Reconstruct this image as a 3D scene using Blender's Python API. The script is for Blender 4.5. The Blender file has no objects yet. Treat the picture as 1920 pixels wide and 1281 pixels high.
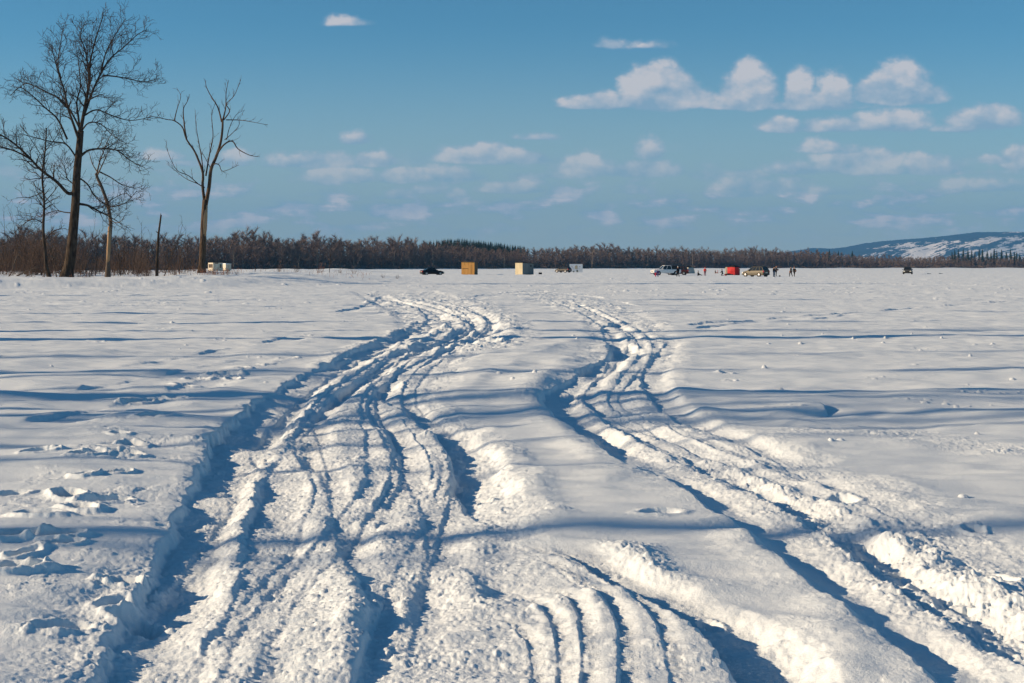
import bpy, math, random
import numpy as np
from mathutils import Vector
PI = math.pi
SC = bpy.context.scene
COL = SC.collection
F = 2667.0      # focal length in photo pixels (50 mm lens)
H = 1.7         # eye height
CX, HY = 960.0, 499.8
SUN_EL, SUN_AZ = math.radians(19.0), math.radians(3.0)   # sun from the left, a little behind the camera

def at(px, d):
    """x in metres of photo column px at distance d"""
    return (px - CX) / F * d
def gd(py):
    return H * F / (py - HY)
def G(px, py):
    d = gd(py)
    return ((px - CX) / F * d, d)

# ------------------------------------------------------------------ materials
def mat(name, col, rough=0.7, spec=0.3, metal=0.0, bump=None, var=None, coat=0.0, emit=None):
    m = bpy.data.materials.new(name); m.use_nodes = True
    nt = m.node_tree; b = nt.nodes['Principled BSDF']
    b.inputs['Base Color'].default_value = (*col, 1)
    b.inputs['Roughness'].default_value = rough
    b.inputs['Specular IOR Level'].default_value = spec
    b.inputs['Metallic'].default_value = metal
    b.inputs['Coat Weight'].default_value = coat
    if emit:
        b.inputs['Emission Color'].default_value = (*emit[0], 1); b.inputs['Emission Strength'].default_value = emit[1]
    tc = nt.nodes.new('ShaderNodeTexCoord')
    if var:   # (scale vector, amount, colour2)
        mp = nt.nodes.new('ShaderNodeMapping'); mp.inputs['Scale'].default_value = var[0]
        nz = nt.nodes.new('ShaderNodeTexNoise'); nz.inputs['Scale'].default_value = 1; nz.inputs['Detail'].default_value = 4
        cr = nt.nodes.new('ShaderNodeValToRGB')
        cr.color_ramp.elements[0].position = 0.5 - var[1]; cr.color_ramp.elements[1].position = 0.5 + var[1]
        cr.color_ramp.elements[0].color = (*col, 1); cr.color_ramp.elements[1].color = (*var[2], 1)
        nt.links.new(tc.outputs['Object'], mp.inputs['Vector']); nt.links.new(mp.outputs[0], nz.inputs['Vector'])
        nt.links.new(nz.outputs['Fac'], cr.inputs[0]); nt.links.new(cr.outputs[0], b.inputs['Base Color'])
    if bump:  # (scale vector, strength, distance)
        mp = nt.nodes.new('ShaderNodeMapping'); mp.inputs['Scale'].default_value = bump[0]
        nz = nt.nodes.new('ShaderNodeTexNoise'); nz.inputs['Scale'].default_value = 1; nz.inputs['Detail'].default_value = 3
        bp = nt.nodes.new('ShaderNodeBump'); bp.inputs['Strength'].default_value = bump[1]; bp.inputs['Distance'].default_value = bump[2]
        nt.links.new(tc.outputs['Object'], mp.inputs['Vector']); nt.links.new(mp.outputs[0], nz.inputs['Vector'])
        nt.links.new(nz.outputs['Fac'], bp.inputs['Height']); nt.links.new(bp.outputs[0], b.inputs['Normal'])
    return m

def attr_mat(name, col, col2, rough=0.9, spec=0.1):
    """mixes two wood colours by the per-tree 'tint' value"""
    m = mat(name, col, rough, spec); nt = m.node_tree; b = nt.nodes['Principled BSDF']
    a = nt.nodes.new('ShaderNodeAttribute'); a.attribute_name = 'tint'
    mx = nt.nodes.new('ShaderNodeMix'); mx.data_type = 'RGBA'
    mx.inputs['A'].default_value = (*col, 1); mx.inputs['B'].default_value = (*col2, 1)
    nt.links.new(a.outputs['Fac'], mx.inputs['Factor']); nt.links.new(mx.outputs['Result'], b.inputs['Base Color'])
    return m

# ------------------------------------------------------------------ mesh helper
class MB:
    def __init__(s): s.v = []; s.f = []
    def add(s, vs, fs):
        o = len(s.v); s.v.extend(vs); s.f.extend([tuple(i + o for i in f) for f in fs]); return s
    def box(s, x0, x1, y0, y1, z0, z1, top=None):
        tx, ty = top if top else (0, 0)
        s.add([(x0,y0,z0),(x1,y0,z0),(x1,y1,z0),(x0,y1,z0),(x0+tx,y0+ty,z1),(x1-tx,y0+ty,z1),(x1-tx,y1-ty,z1),(x0+tx,y1-ty,z1)],
              [(0,3,2,1),(4,5,6,7),(0,1,5,4),(1,2,6,5),(2,3,7,6),(3,0,4,7)]); return s
    def tube(s, pts, rad, n=6, cap=True):
        pts = [Vector(p) for p in pts]; m = len(pts)
        if isinstance(rad, (int, float)): rad = [rad] * m
        o = len(s.v); up = Vector((0.13, 0.31, 0.94)); pa = None
        for i, p in enumerate(pts):
            t = (pts[min(i+1, m-1)] - pts[max(i-1, 0)])
            t = t.normalized() if t.length > 1e-9 else Vector((0,0,1))
            a = (pa - t * pa.dot(t)) if pa is not None else t.cross(up)
            if a.length < 1e-4: a = t.cross(Vector((1, 0, 0)))
            a.normalize(); pa = a; b = t.cross(a)
            for k in range(n):
                an = 2*PI*k/n
                q = p + (a*math.cos(an) + b*math.sin(an)) * rad[i]
                s.v.append((q.x, q.y, q.z))
        for i in range(m-1):
            for k in range(n):
                k2 = (k+1) % n
                s.f.append((o+i*n+k, o+i*n+k2, o+(i+1)*n+k2, o+(i+1)*n+k))
        if cap:
            s.f.append(tuple(o+k for k in range(n))[::-1]); s.f.append(tuple(o+(m-1)*n+k for k in range(n)))
        return s
    def lathe(s, prof, n=16, c=(0,0,0), axis='z'):
        """prof: list of (r, h) revolved about an axis"""
        o = len(s.v)
        for (r, h) in prof:
            for k in range(n):
                a = 2*PI*k/n; x, y = r*math.cos(a), r*math.sin(a)
                p = (x, y, h) if axis == 'z' else (x, h, y) if axis == 'y' else (h, x, y)
                s.v.append((p[0]+c[0], p[1]+c[1], p[2]+c[2]))
        for i in range(len(prof)-1):
            for k in range(n):
                k2 = (k+1) % n
                s.f.append((o+i*n+k, o+i*n+k2, o+(i+1)*n+k2, o+(i+1)*n+k))
        s.f.append(tuple(o+k for k in range(n))[::-1]); s.f.append(tuple(o+(len(prof)-1)*n+k for k in range(n)))
        return s
    def poly(s, pts): return s.add(pts, [tuple(range(len(pts)))])
    def build(s, name, m, parent=None, smooth=False, tint=None, bevel=0):
        me = bpy.data.meshes.new(name); me.from_pydata(s.v, [], s.f); me.update()
        if tint is not None:
            a = me.attributes.new('tint', 'FLOAT', 'FACE'); a.data.foreach_set('value', tint)
        o = bpy.data.objects.new(name, me); COL.objects.link(o)
        me.materials.append(m)
        if smooth: me.polygons.foreach_set('use_smooth', [True]*len(me.polygons))
        if bevel:
            b = o.modifiers.new('b', 'BEVEL'); b.width = bevel; b.segments = 2; b.limit_method = 'ANGLE'
        if parent: o.parent = parent
        return o

def tag(o, label=None, cat=None, group=None, kind=None):
    if label: o['label'] = label
    if cat: o['category'] = cat
    if group: o['group'] = group
    if kind: o['kind'] = kind
    return o
def empty(name, loc, rz=0.0, label=None, cat=None, group=None, sc=1.0):
    e = bpy.data.objects.new(name, None); COL.objects.link(e)
    e.location = loc; e.rotation_euler = (0, 0, rz); e.scale = (sc, sc, sc); e.empty_display_size = .2
    return tag(e, label, cat, group)
def copy_tree(root, loc, rz=0.0, sc=None, label=None, group=None):
    def cp(o, parent):
        c = o.copy(); COL.objects.link(c); c.parent = parent
        for ch in o.children: cp(ch, c)
        return c
    r = cp(root, None); r.location = loc; r.rotation_euler = (0, 0, rz)
    if sc: r.scale = sc if isinstance(sc, tuple) else (sc, sc, sc)
    if label: r['label'] = label
    if group: r['group'] = group
    return r
# ------------------------------------------------------------------ terrain
RNG = np.random.default_rng(11)
_GA = RNG.random((256, 256)) * 2 * np.pi
_GX, _GY = np.cos(_GA).astype(np.float32), np.sin(_GA).astype(np.float32)
_R1 = RNG.random((256, 256)).astype(np.float32); _R2 = RNG.random((256, 256)).astype(np.float32); _R3 = RNG.random((256, 256)).astype(np.float32)
def perlin(x, y, seed=0):
    x = x + seed * 17.31; y = y + seed * 5.77
    xi = np.floor(x); yi = np.floor(y)
    fx = (x - xi).astype(np.float32); fy = (y - yi).astype(np.float32)
    xi = xi.astype(np.int64) & 255; yi = yi.astype(np.int64) & 255
    x1 = (xi + 1) & 255; y1 = (yi + 1) & 255
    ux = fx*fx*fx*(fx*(fx*6-15)+10); uy = fy*fy*fy*(fy*(fy*6-15)+10)
    a = _GX[xi, yi]*fx + _GY[xi, yi]*fy
    b = _GX[x1, yi]*(fx-1) + _GY[x1, yi]*fy
    c = _GX[xi, y1]*fx + _GY[xi, y1]*(fy-1)
    d = _GX[x1, y1]*(fx-1) + _GY[x1, y1]*(fy-1)
    ab = a + ux*(b-a); cd = c + ux*(d-c)
    return (ab + uy*(cd-ab)) * 1.5
def fbm(x, y, seed, octs=3, gain=0.5):
    r = 0; a = 1.0
    for i in range(octs):
        r = r + a*perlin(x, y, seed+i*3); x = x*2.03; y = y*2.03; a *= gain
    return r
def clods(x, y, cell, seed, dens, rmin=.25, rmax=.5, flat=1.0):
    """random rounded or blocky lumps, one at most per lattice cell; returns height in units of the cell size"""
    x = x/cell + seed*13.7; y = y/cell + seed*7.9
    xi = np.floor(x).astype(np.int64); yi = np.floor(y).astype(np.int64)
    h = np.zeros(x.shape, np.float32)
    for dx in (-1, 0, 1):
        for dy in (-1, 0, 1):
            cx, cy = (xi+dx) & 255, (yi+dy) & 255
            px = xi+dx + .2+.6*_R1[cx, cy]; py = yi+dy + .2+.6*_R2[cx, cy]
            k = _R3[cx, cy]; r = rmin + (rmax-rmin)*((k*7.13) % 1)
            el = .7 + .6*((k*31.7) % 1)
            an = k*41.0; ca, sa = np.cos(an), np.sin(an)
            ex, ey = x-px, y-py
            d2 = ((ex*ca+ey*sa)*el)**2 + ((-ex*sa+ey*ca)/el)**2
            q = np.clip(1 - d2/(r*r), 0, 1)
            on = (((k*97.3) % 1) < dens)
            h = np.maximum(h, np.where(on, np.sqrt(q)*r*flat*(.6+.8*((k*13.3) % 1)), 0))
    return h

def spacing(segs):
    out = [segs[0][0]]
    for (a, b, q) in segs:
        n = max(1, int(round(math.log(b/a)/q))); out += list(a*(b/a)**(np.arange(1, n+1)/n))
    return np.array(out)
QUAL = 1.0
rr = spacing([(0.4, 4.4, .06), (4.4, 5.3, .006), (5.3, 16, .0017*QUAL), (16, 60, .0027*QUAL), (60, 420, .006), (420, 14000, .035)])
dense = np.linspace(-23.2, 23.2, int(1430/QUAL))
side = np.concatenate([[23.2], np.cumsum(np.geomspace(.05, 5, 46))+23.2])[1:]
side = side[side < 172]
th = np.radians(np.concatenate([-side[::-1], dense, side]))
R_, T_ = np.meshgrid(rr, th, indexing='ij')
X = (R_*np.sin(T_)).astype(np.float64); Y = (R_*np.cos(T_)).astype(np.float64)
NR, NT = X.shape
INFRONT = (np.abs(T_) < math.radians(24)) & (R_ > 4)

def smooth(t): t = np.clip(t, 0, 1); return t*t*(3-2*t)
def catmull(P, n=6):
    P = np.array(P, float); Q = np.vstack([2*P[0]-P[1], P, 2*P[-1]-P[-2]]); out = []
    for i in range(1, len(Q)-2):
        for k in range(n):
            t = k/n; a, b, c, d = Q[i-1], Q[i], Q[i+1], Q[i+2]
            out.append(.5*((2*b)+(-a+c)*t+(2*a-5*b+4*c-d)*t*t+(-a+3*b-3*c+d)*t**3))
    out.append(P[-1]); return np.array(out)
def line_field(pts, margin, n=6):
    """pts rows: x, y, params... in world metres. Returns slices, signed lateral distance, arc length, params"""
    C = catmull(pts, n)
    rmin = max(.5, np.hypot(C[:,0], C[:,1]).min()-margin); rmax = np.hypot(C[:,0], C[:,1]).max()+margin
    i0, i1 = np.searchsorted(rr, [rmin, rmax])
    x = X[i0:i1]; y = Y[i0:i1]
    best = np.full(x.shape, 1e9); sgn = np.zeros(x.shape); arc = np.zeros(x.shape)
    par = np.zeros((C.shape[1]-2,)+x.shape)
    L = 0.0
    for k in range(len(C)-1):
        a, b = C[k, :2], C[k+1, :2]; d = b-a; l = np.hypot(*d)
        if l < 1e-6: continue
        ra, rb = np.hypot(*a), np.hypot(*b)
        lo, hi = min(ra, rb)-margin, max(ra, rb)+margin
        j0, j1 = np.searchsorted(rr[i0:i1], [lo, hi])
        ta, tb = math.atan2(a[0], a[1]), math.atan2(b[0], b[1])
        mt = margin/max(lo, .6)
        k0, k1 = np.searchsorted(th, [min(ta, tb)-mt, max(ta, tb)+mt])
        if j1 <= j0 or k1 <= k0: L += l; continue
        sl = (slice(j0, j1), slice(k0, k1))
        ex, ey = x[sl]-a[0], y[sl]-a[1]
        t = np.clip((ex*d[0]+ey*d[1])/(l*l), 0, 1)
        qx, qy = ex-t*d[0], ey-t*d[1]; dist = np.hypot(qx, qy)
        m = dist < best[sl]
        best[sl] = np.where(m, dist, best[sl])
        sgn[sl] = np.where(m, np.sign(-(d[0]*ey-d[1]*ex)), sgn[sl])
        arc[sl] = np.where(m, L+t*l, arc[sl])
        for q in range(par.shape[0]):
            v = C[k, 2+q]+t*(C[k+1, 2+q]-C[k, 2+q])
            par[q][sl] = np.where(m, v, par[q][sl])
        L += l
    return (slice(i0, i1), slice(None)), best, best*np.where(sgn == 0, 1, sgn), arc, par, L

Z = np.zeros(X.shape)
ROUGH = np.zeros(X.shape)      # where snow is broken up
FLOOR = np.zeros(X.shape)      # inside a pressed rut: damp the drift ripples
CHUNK = np.zeros(X.shape)
WX = .046*fbm(X/.60, Y/.60, 3, 3) + .024*perlin(X/.085, Y/.07, 9) + .010*perlin(X/.035, Y/.03, 10)
NLONG = fbm(X/1.1, Y/1.6, 21, 2)
NB = fbm(X/.5, Y/.5, 27, 2); DS, BS, RS = .40, .20, .25
def W(pts): # pixel list -> world rows
    return [(*G(p[0], p[1]), *p[2:]) for p in pts]

def rut(pts, e=.06, hl=.03, hr=.03, bw=.12, rough=.3, tread=0, wob=1.0, fade=True):
    """pts: px, py, half width m, depth m. Points run from the camera away: left is -x"""
    P = W(pts); mg = max(p[2] for p in P)+e+bw*3+.15
    sl, best, s, arc, (w, dp), L = line_field(P, mg)
    if P[0][1] < P[-1][1]: pass
    s = s + WX[sl]*wob*np.clip(w/.15, .3, 1.6)
    dp = dp*np.clip(1+.55*NLONG[sl]+.25*NB[sl], .25, 1.7)
    hit = best < mg
    f = smooth((arc)/.5)*smooth((L-arc)/.6) if fade else 1.0
    a = np.abs(s)
    dp = dp*DS
    er = np.where(s > 0, e*3.4, e)
    p = smooth((w+er-a)/er)
    h = -dp*p
    b = np.exp(-((a-(w+er+bw*.6))/(bw*.85))**2)
    h += BS*b*np.where(s < 0, hl, hr)*np.clip(.8+1.3*NLONG[sl]+.6*NB[sl], 0, 2.2)
    CHUNK[sl] = np.maximum(CHUNK[sl], np.where(hit, b*rough*f, 0))
    if tread: h += p*.005*np.sin(arc*2*PI/tread+.8*np.sin(s*9))
    Z[sl] += np.where(hit, h*f, 0)
    FLOOR[sl] = np.maximum(FLOOR[sl], np.where(hit, p*f, 0))
    ROUGH[sl] = np.maximum(ROUGH[sl], np.where(hit, rough*np.exp(-(a/(w+e+bw))**2)*f, 0))
def ridge(pts, asym=1.0, rough=.1, wob=1.0, sharp=1.0):
    """pts: px, py, half width, height; asym<1 makes the right side steeper"""
    P = W(pts); mg = max(p[2] for p in P)*3+.2
    sl, best, s, arc, (w, hh), L = line_field(P, mg)
    s = s + WX[sl]*wob
    ww = np.where(s > 0, w*asym, w)
    q = np.abs(s)/ww
    pr = np.exp(-q**2) if sharp == 1 else np.exp(-q**sharp)
    f = smooth(arc/.8)*smooth((L-arc)/.8)
    hit = best < mg
    Z[sl] += np.where(hit, RS*hh*pr*f*np.clip(1+.6*NLONG[sl]+.3*NB[sl], 0, 2), 0)
    ROUGH[sl] = np.maximum(ROUGH[sl], np.where(hit, rough*np.exp(-q**2)*f, 0))
def area(pts, rough=.5, depth=0., e=.25, floor=.6, chunk=0.):
    P = W(pts); mg = max(p[2] for p in P)+e+.3
    sl, best, s, arc, (w,), L = line_field(P, mg)
    a = np.abs(s+WX[sl]*1.5)
    p = smooth((w+e-a)/e)*(best < mg)
    Z[sl] -= depth*p
    ROUGH[sl] = np.maximum(ROUGH[sl], rough*p); FLOOR[sl] = np.maximum(FLOOR[sl], floor*p); CHUNK[sl] = np.maximum(CHUNK[sl], chunk*p)

# broad road beds
area([(520,1345,.85),(560,1150,.95),(640,1000,.95),(665,900,.95),(660,820,1.1),(680,740,.8),(740,690,.85),(800,650,1.0),(850,615,1.2),(820,585,1.5),(770,560,2.2),(740,548,2.5)], rough=.65, depth=.045, e=.5, chunk=.25)
area([(1150,585,.7),(1185,630,.8),(1180,670,.7),(1150,710,.6),(1120,745,.62),(1200,790,.55),(1310,838,.5),(1440,890,.5),(1570,950,.45),(1720,1040,.42),(1900,1130,.4),(2000,1190,.4)], rough=.55, depth=.035, e=.5, chunk=.25)
area([(980,549,1.6),(1060,562,1.5),(1130,590,1.0),(1180,610,1.0)], rough=.8, depth=0, e=.6, chunk=.6)
area([(720,548,1.2),(765,553,2.4),(815,575,2.4),(862,600,1.4),(895,628,1.0),(850,650,.9)], rough=.9, depth=0, e=1.0, chunk=.8)
area([(1080,555,.9),(1150,548,1.2),(1240,545,1.2)], rough=.5, e=.5, chunk=.2)
# left main rut
rut([(180,1350,.15,.15),(265,1215,.14,.16),(330,1080,.13,.17),(352,1030,.13,.17),(375,960,.12,.16),(412,890,.15,.19),(455,815,.24,.24),(510,762,.25,.22),(560,722,.17,.17),(625,686,.15,.10),(700,648,.15,.10),(770,617,.16,.09),(800,600,.2,.05)], e=.07, hl=.035, hr=.02, rough=.35, tread=.045)
rut([(385,1350,.11,.05),(425,1230,.11,.05),(462,1150,.10,.06),(497,1060,.11,.09),(500,1000,.12,.12),(520,920,.14,.10),(552,850,.13,.06),(600,780,.12,.05),(690,706,.12,.05),(760,660,.14,.06),(830,630,.16,.06)], e=.06, hl=.03, hr=.015, rough=.45, tread=.05)
ridge([(370,1210,.07,.03),(425,1060,.09,.06),(455,960,.09,.07),(480,890,.10,.09),(530,800,.09,.05),(585,745,.1,.04),(660,690,.12,.05)], asym=.7, rough=.5)
# faint older tracks weaving along the road
ROADC = [(520,1345,.85),(560,1150,.95),(640,1000,.95),(665,900,.95),(660,820,1.1),(675,745,.75),(740,690,.75),(800,655,.9),(865,628,.8),(885,600,.9),(830,575,1.2),(770,560,1.4)]
for t_ in range(9):
    q_ = random.Random(900+t_); ph = q_.uniform(0, 6); off = (t_-4)/4.6
    rut([(px+(off+.22*math.sin(i*.9+ph))*w_*F/gd(py), py, q_.uniform(.035, .09), q_.uniform(.02, .06)*(.5 if py > 1000 else .8 if py > 800 else 1.5)) for i, (px, py, w_) in enumerate(ROADC)], e=.045, hl=.03, hr=.03, bw=.10, rough=.5, tread=.05 if t_ % 2 else 0)
for t_ in range(4):
    q_ = random.Random(950+t_); ph = q_.uniform(0, 6)
    rut([(px+(-.6+.4*t_+.2*math.sin(i+ph))*w_*F/gd(py), py, q_.uniform(.03, .06), q_.uniform(.02, .05)*(.35 if py > 900 else 1)) for i, (px, py, w_) in enumerate([(2000,1190,.4),(1720,1040,.42),(1570,950,.45),(1440,890,.5),(1310,838,.5),(1200,790,.5),(1130,745,.5),(1150,705,.5),(1185,660,.6),(1180,625,.6),(1130,592,.7),(1060,565,1.)])], e=.04, hl=.03, hr=.03, bw=.1, rough=.5)
for P_ in ([(620,690,.16,.10),(720,657,.17,.11),(820,643,.18,.12),(892,634,.2,.14),(908,614,.2,.12),(868,594,.2,.12),(800,575,.25,.10),(740,560,.3,.08)], [(655,668,.15,.08),(745,632,.16,.12),(812,604,.2,.12),(800,582,.2,.1),(745,566,.25,.12),(700,553,.3,.1)], [(700,672,.14,.06),(790,652,.15,.09),(860,628,.17,.10),(850,604,.2,.10),(790,588,.25,.08)]):
    rut(P_, e=.10, hl=.07, hr=.08, bw=.3, rough=.8)
# inner road lines
rut([(590,770,.05,.02),(618,850,.04,.025),(638,950,.04,.02),(650,1005,.04,.03),(683,1065,.04,.04),(708,1120,.04,.035),(712,1180,.04,.03),(690,1250,.03,.025),(668,1345,.03,.025)][::-1], e=.035, hl=.03, hr=0, bw=.08, rough=.3)
rut([(742,1075,.02,.03),(722,1130,.02,.035),(700,1190,.02,.03),(680,1250,.02,.03),(665,1345,.02,.03)][::-1], e=.02, hl=.01, hr=.01, bw=.05, rough=.3, wob=.3)
ridge([(610,960,.12,.03),(630,1030,.16,.07),(660,1100,.15,.10),(672,1165,.13,.09),(665,1230,.12,.02)][::-1], asym=.45, rough=.25)
ridge([(800,1020,.14,.05),(850,1060,.18,.10),(905,1105,.16,.11),(960,1150,.14,.07),(1010,1200,.12,.03)][::-1], asym=.6, rough=.45)
ridge([(740,1180,.12,.04),(790,1230,.2,.07),(850,1345,.2,.06)][::-1], rough=.8)
rut([(690,760,.07,.03),(735,800,.07,.05),(770,850,.07,.06),(765,905,.06,.06),(735,960,.08,.03)][::-1], e=.05, hl=.03, hr=.02, rough=.6)
rut([(755,775,.03,.03),(800,830,.03,.04),(820,870,.03,.04),(812,900,.03,.03)][::-1], e=.03, hl=.01, hr=.01, rough=.3)
ridge([(640,880,.1,.05),(650,930,.1,.05),(655,975,.1,.02)][::-1], rough=.4)
ridge([(700,740,.2,.05),(730,790,.2,.07),(700,850,.2,.06),(690,930,.25,.05)][::-1], rough=.6)
ridge([(640,700,.3,.05),(700,668,.3,.06),(780,640,.35,.06),(850,620,.4,.05)], rough=.6)
# right rut of the main road
rut([(705,690,.1,.05),(722,722,.12,.07),(765,760,.10,.12),(808,792,.09,.10),(850,815,.13,.17),(882,860,.15,.19),(893,905,.15,.17),(915,945,.12,.09),(960,985,.1,.05)][::-1], e=.06, hl=.03, hr=.08, bw=.16, rough=.4)
ridge([(845,785,.10,.07),(900,830,.12,.08),(925,880,.12,.08),(940,930,.15,.11),(975,970,.16,.11),(1020,1000,.14,.08)][::-1], asym=1.8, rough=.5)
# deep rut bottom right
rut([(1040,1010,.03,.03),(1110,1050,.05,.07),(1180,1085,.06,.12),(1250,1120,.08,.17),(1320,1155,.09,.19),(1380,1195,.11,.21),(1425,1240,.12,.22),(1455,1290,.12,.2),(1480,1350,.12,.2)][::-1], e=.06, hl=.015, hr=.05, bw=.15, rough=.35, tread=.03)
ridge([(1060,1000,.07,.04),(1130,1010,.12,.11),(1190,1050,.13,.13),(1250,1080,.11,.08),(1330,1125,.1,.04)][::-1], asym=1.3, rough=1.0)
for g, wd, dp in (([(915,1120),(985,1180),(1003,1240),(1005,1345)], .011, .012),
          ([(950,1085),(1030,1140),(1052,1200),(1052,1345)], .012, .017),
          ([(990,1070),(1075,1125),(1100,1190),(1098,1345)], .013, .020),
          ([(985,1030),(1080,1080),(1148,1135),(1172,1200),(1174,1345)], .015, .023),
          ([(965,1003),(1060,1045),(1150,1090),(1222,1150),(1258,1230),(1275,1345)], .010, .017),
          ([(1020,1010),(1120,1065),(1200,1110)], .010, .02)):
    rut([(a, b, wd, dp) for a, b in g][::-1], e=.024, hl=.002, hr=.002, bw=.03, rough=.45, wob=.6, tread=.025)
# right path: left line, middle line, right line
rut([(1190,602,.12,.03),(1152,610,.26,.20),(1142,630,.10,.06),(1168,655,.22,.27),(1150,672,.10,.08),(1118,690,.24,.27),(1085,712,.10,.10),(1046,736,.17,.23),(1060,772,.12,.19),(1128,822,.10,.17),(1205,868,.09,.11),(1290,912,.05,.10),(1375,962,.07,.11),(1450,1012,.05,.07),(1545,1085,.07,.11),(1640,1150,.06,.08),(1720,1207,.07,.12),(1800,1262,.08,.12),(1900,1340,.08,.12)][::-1], e=.07, hl=.05, hr=.02, bw=.2, rough=.25, fade=True)
rut([(1075,722,.12,.09),(1120,752,.1,.08),(1160,790,.08,.07),(1222,818,.07,.06),(1295,850,.07,.09),(1355,885,.07,.12),(1425,915,.08,.13),(1505,952,.09,.14),(1570,990,.10,.15),(1615,1020,.09,.15),(1660,1058,.08,.12),(1725,1100,.07,.10),(1800,1145,.07,.10),(1880,1195,.07,.10),(1960,1245,.07,.10),(2040,1290,.07,.10)][::-1], e=.06, hl=.05, hr=0, bw=.14, rough=.45)
rut([(1262,640,.1,.04),(1236,672,.1,.07),(1222,705,.13,.10),(1236,742,.11,.11),(1280,780,.08,.09),(1345,808,.07,.08),(1420,838,.05,.07),(1500,875,.04,.03),(1600,920,.04,.02)][::-1], e=.06, hl=.04, hr=.03, bw=.25, rough=.25)
ridge([(1275,640,.25,.06),(1250,680,.22,.08),(1255,725,.22,.07),(1320,775,.2,.08),(1400,822,.2,.07),(1500,868,.22,.06),(1600,890,.25,.05),(1720,925,.25,.06),(1850,955,.3,.05),(1990,1000,.3,.05)][::-1], asym=1.2, rough=.15)
ridge([(1190,740,.15,.06),(1225,790,.16,.08),(1330,820,.15,.08),(1400,850,.12,.06)][::-1], rough=.5)
ridge([(1090,700,.3,.05),(1030,700,.3,.08),(1000,735,.35,.07),(1020,790,.3,.07),(1110,850,.25,.06),(1180,890,.2,.05)][::-1], asym=.6, rough=.1)
ridge([(1300,980,.22,.05),(1370,985,.2,.12),(1430,1040,.22,.12),(1500,1090,.25,.09),(1580,1150,.25,.07),(1650,1250,.3,.05)][::-1], asym=.7, rough=.15)
ridge([(1200,870,.4,.05),(1150,900,.35,.10),(1100,930,.3,.07)][::-1], asym=.5, rough=.05)
ridge([(1560,900,.3,.05),(1680,935,.3,.09),(1780,965,.25,.07),(1850,985,.25,.03)][::-1], asym=.7, rough=.3)
ridge([(1440,1000,.12,.05),(1540,1030,.15,.08),(1620,1075,.12,.05)][::-1], rough=.5)
ridge([(1500,1180,.3,.06),(1560,1240,.3,.07),(1600,1340,.3,.06)][::-1], rough=.15)
# drift between the two paths
ridge([(860,745,.5,.05),(915,700,.55,.14),(985,672,.6,.15),(1060,645,.6,.14),(1130,627,.6,.11),(1180,618,.5,.03)], asym=.45, rough=.05, sharp=1.6)
ridge([(1000,760,.4,.05),(1020,700,.5,.12),(1110,665,.5,.13),(1150,650,.4,.05)], asym=.5, rough=.08, sharp=1.6)
ridge([(760,820,.3,.02),(900,745,.3,.05),(1000,760,.4,.04)], rough=.3)
# crescent drift on the right and its hollow
ridge([(1440,762,.25,.02),(1500,750,.45,.05),(1600,743,.5,.09),(1680,742,.5,.09),(1760,733,.6,.10),(1850,724,.7,.08),(1960,716,.8,.07)], asym=1.0, rough=0, sharp=1.5, wob=.6)
rut([(1480,768,.3,.10),(1560,773,.5,.16),(1640,768,.6,.12),(1720,760,.5,.05)], e=.6, hl=0, hr=0, rough=0, wob=.5)
ridge([(1450,860,.15,.02),(1530,838,.25,.06),(1650,834,.25,.06),(1760,840,.25,.05),(1860,850,.2,.04)], asym=.8, rough=.05)
area([(1530,810,.25),(1600,803,.3),(1660,800,.3),(1720,822,.3),(1860,845,.2)], rough=.5, e=.4, floor=0, chunk=.35)
area([(1330,872,.12),(1420,905,.15),(1500,940,.15),(1580,975,.2),(1660,1020,.3),(1760,1080,.35),(1850,1140,.3),(1960,1200,.3)], rough=1.0, e=.2, floor=.3, chunk=1.0)
area([(1310,850,.1),(1400,870,.1),(1500,893,.1)], rough=.5, e=.2, floor=0, chunk=.4)
# thin far trails
for g, wd, dp in (([(1270,612),(1330,606),(1400,603),(1470,596),(1560,590),(1660,583),(1760,575),(1900,566)], .16, .07),
          ([(1300,618),(1420,604),(1540,598),(1600,590)], .12, .05),
          ([(640,585),(680,577),(710,566),(720,555)], .2, .10),
          ([(190,690),(300,680),(420,658),(520,640),(600,628)], .14, .05),
          ([(150,735),(270,716),(380,690),(500,668)], .14, .06),
          ([(60,800),(200,770),(330,735),(420,705)], .14, .05),
          ([(985,545),(1060,552),(1120,560),(1180,575)], .35, .06),
          ([(880,560),(940,552),(1040,545),(1160,542)], .4, .08)):
    rut([(a, b, wd, dp) for a, b in g], e=.12, hl=.03, hr=.03, bw=.2, rough=.25)
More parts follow.
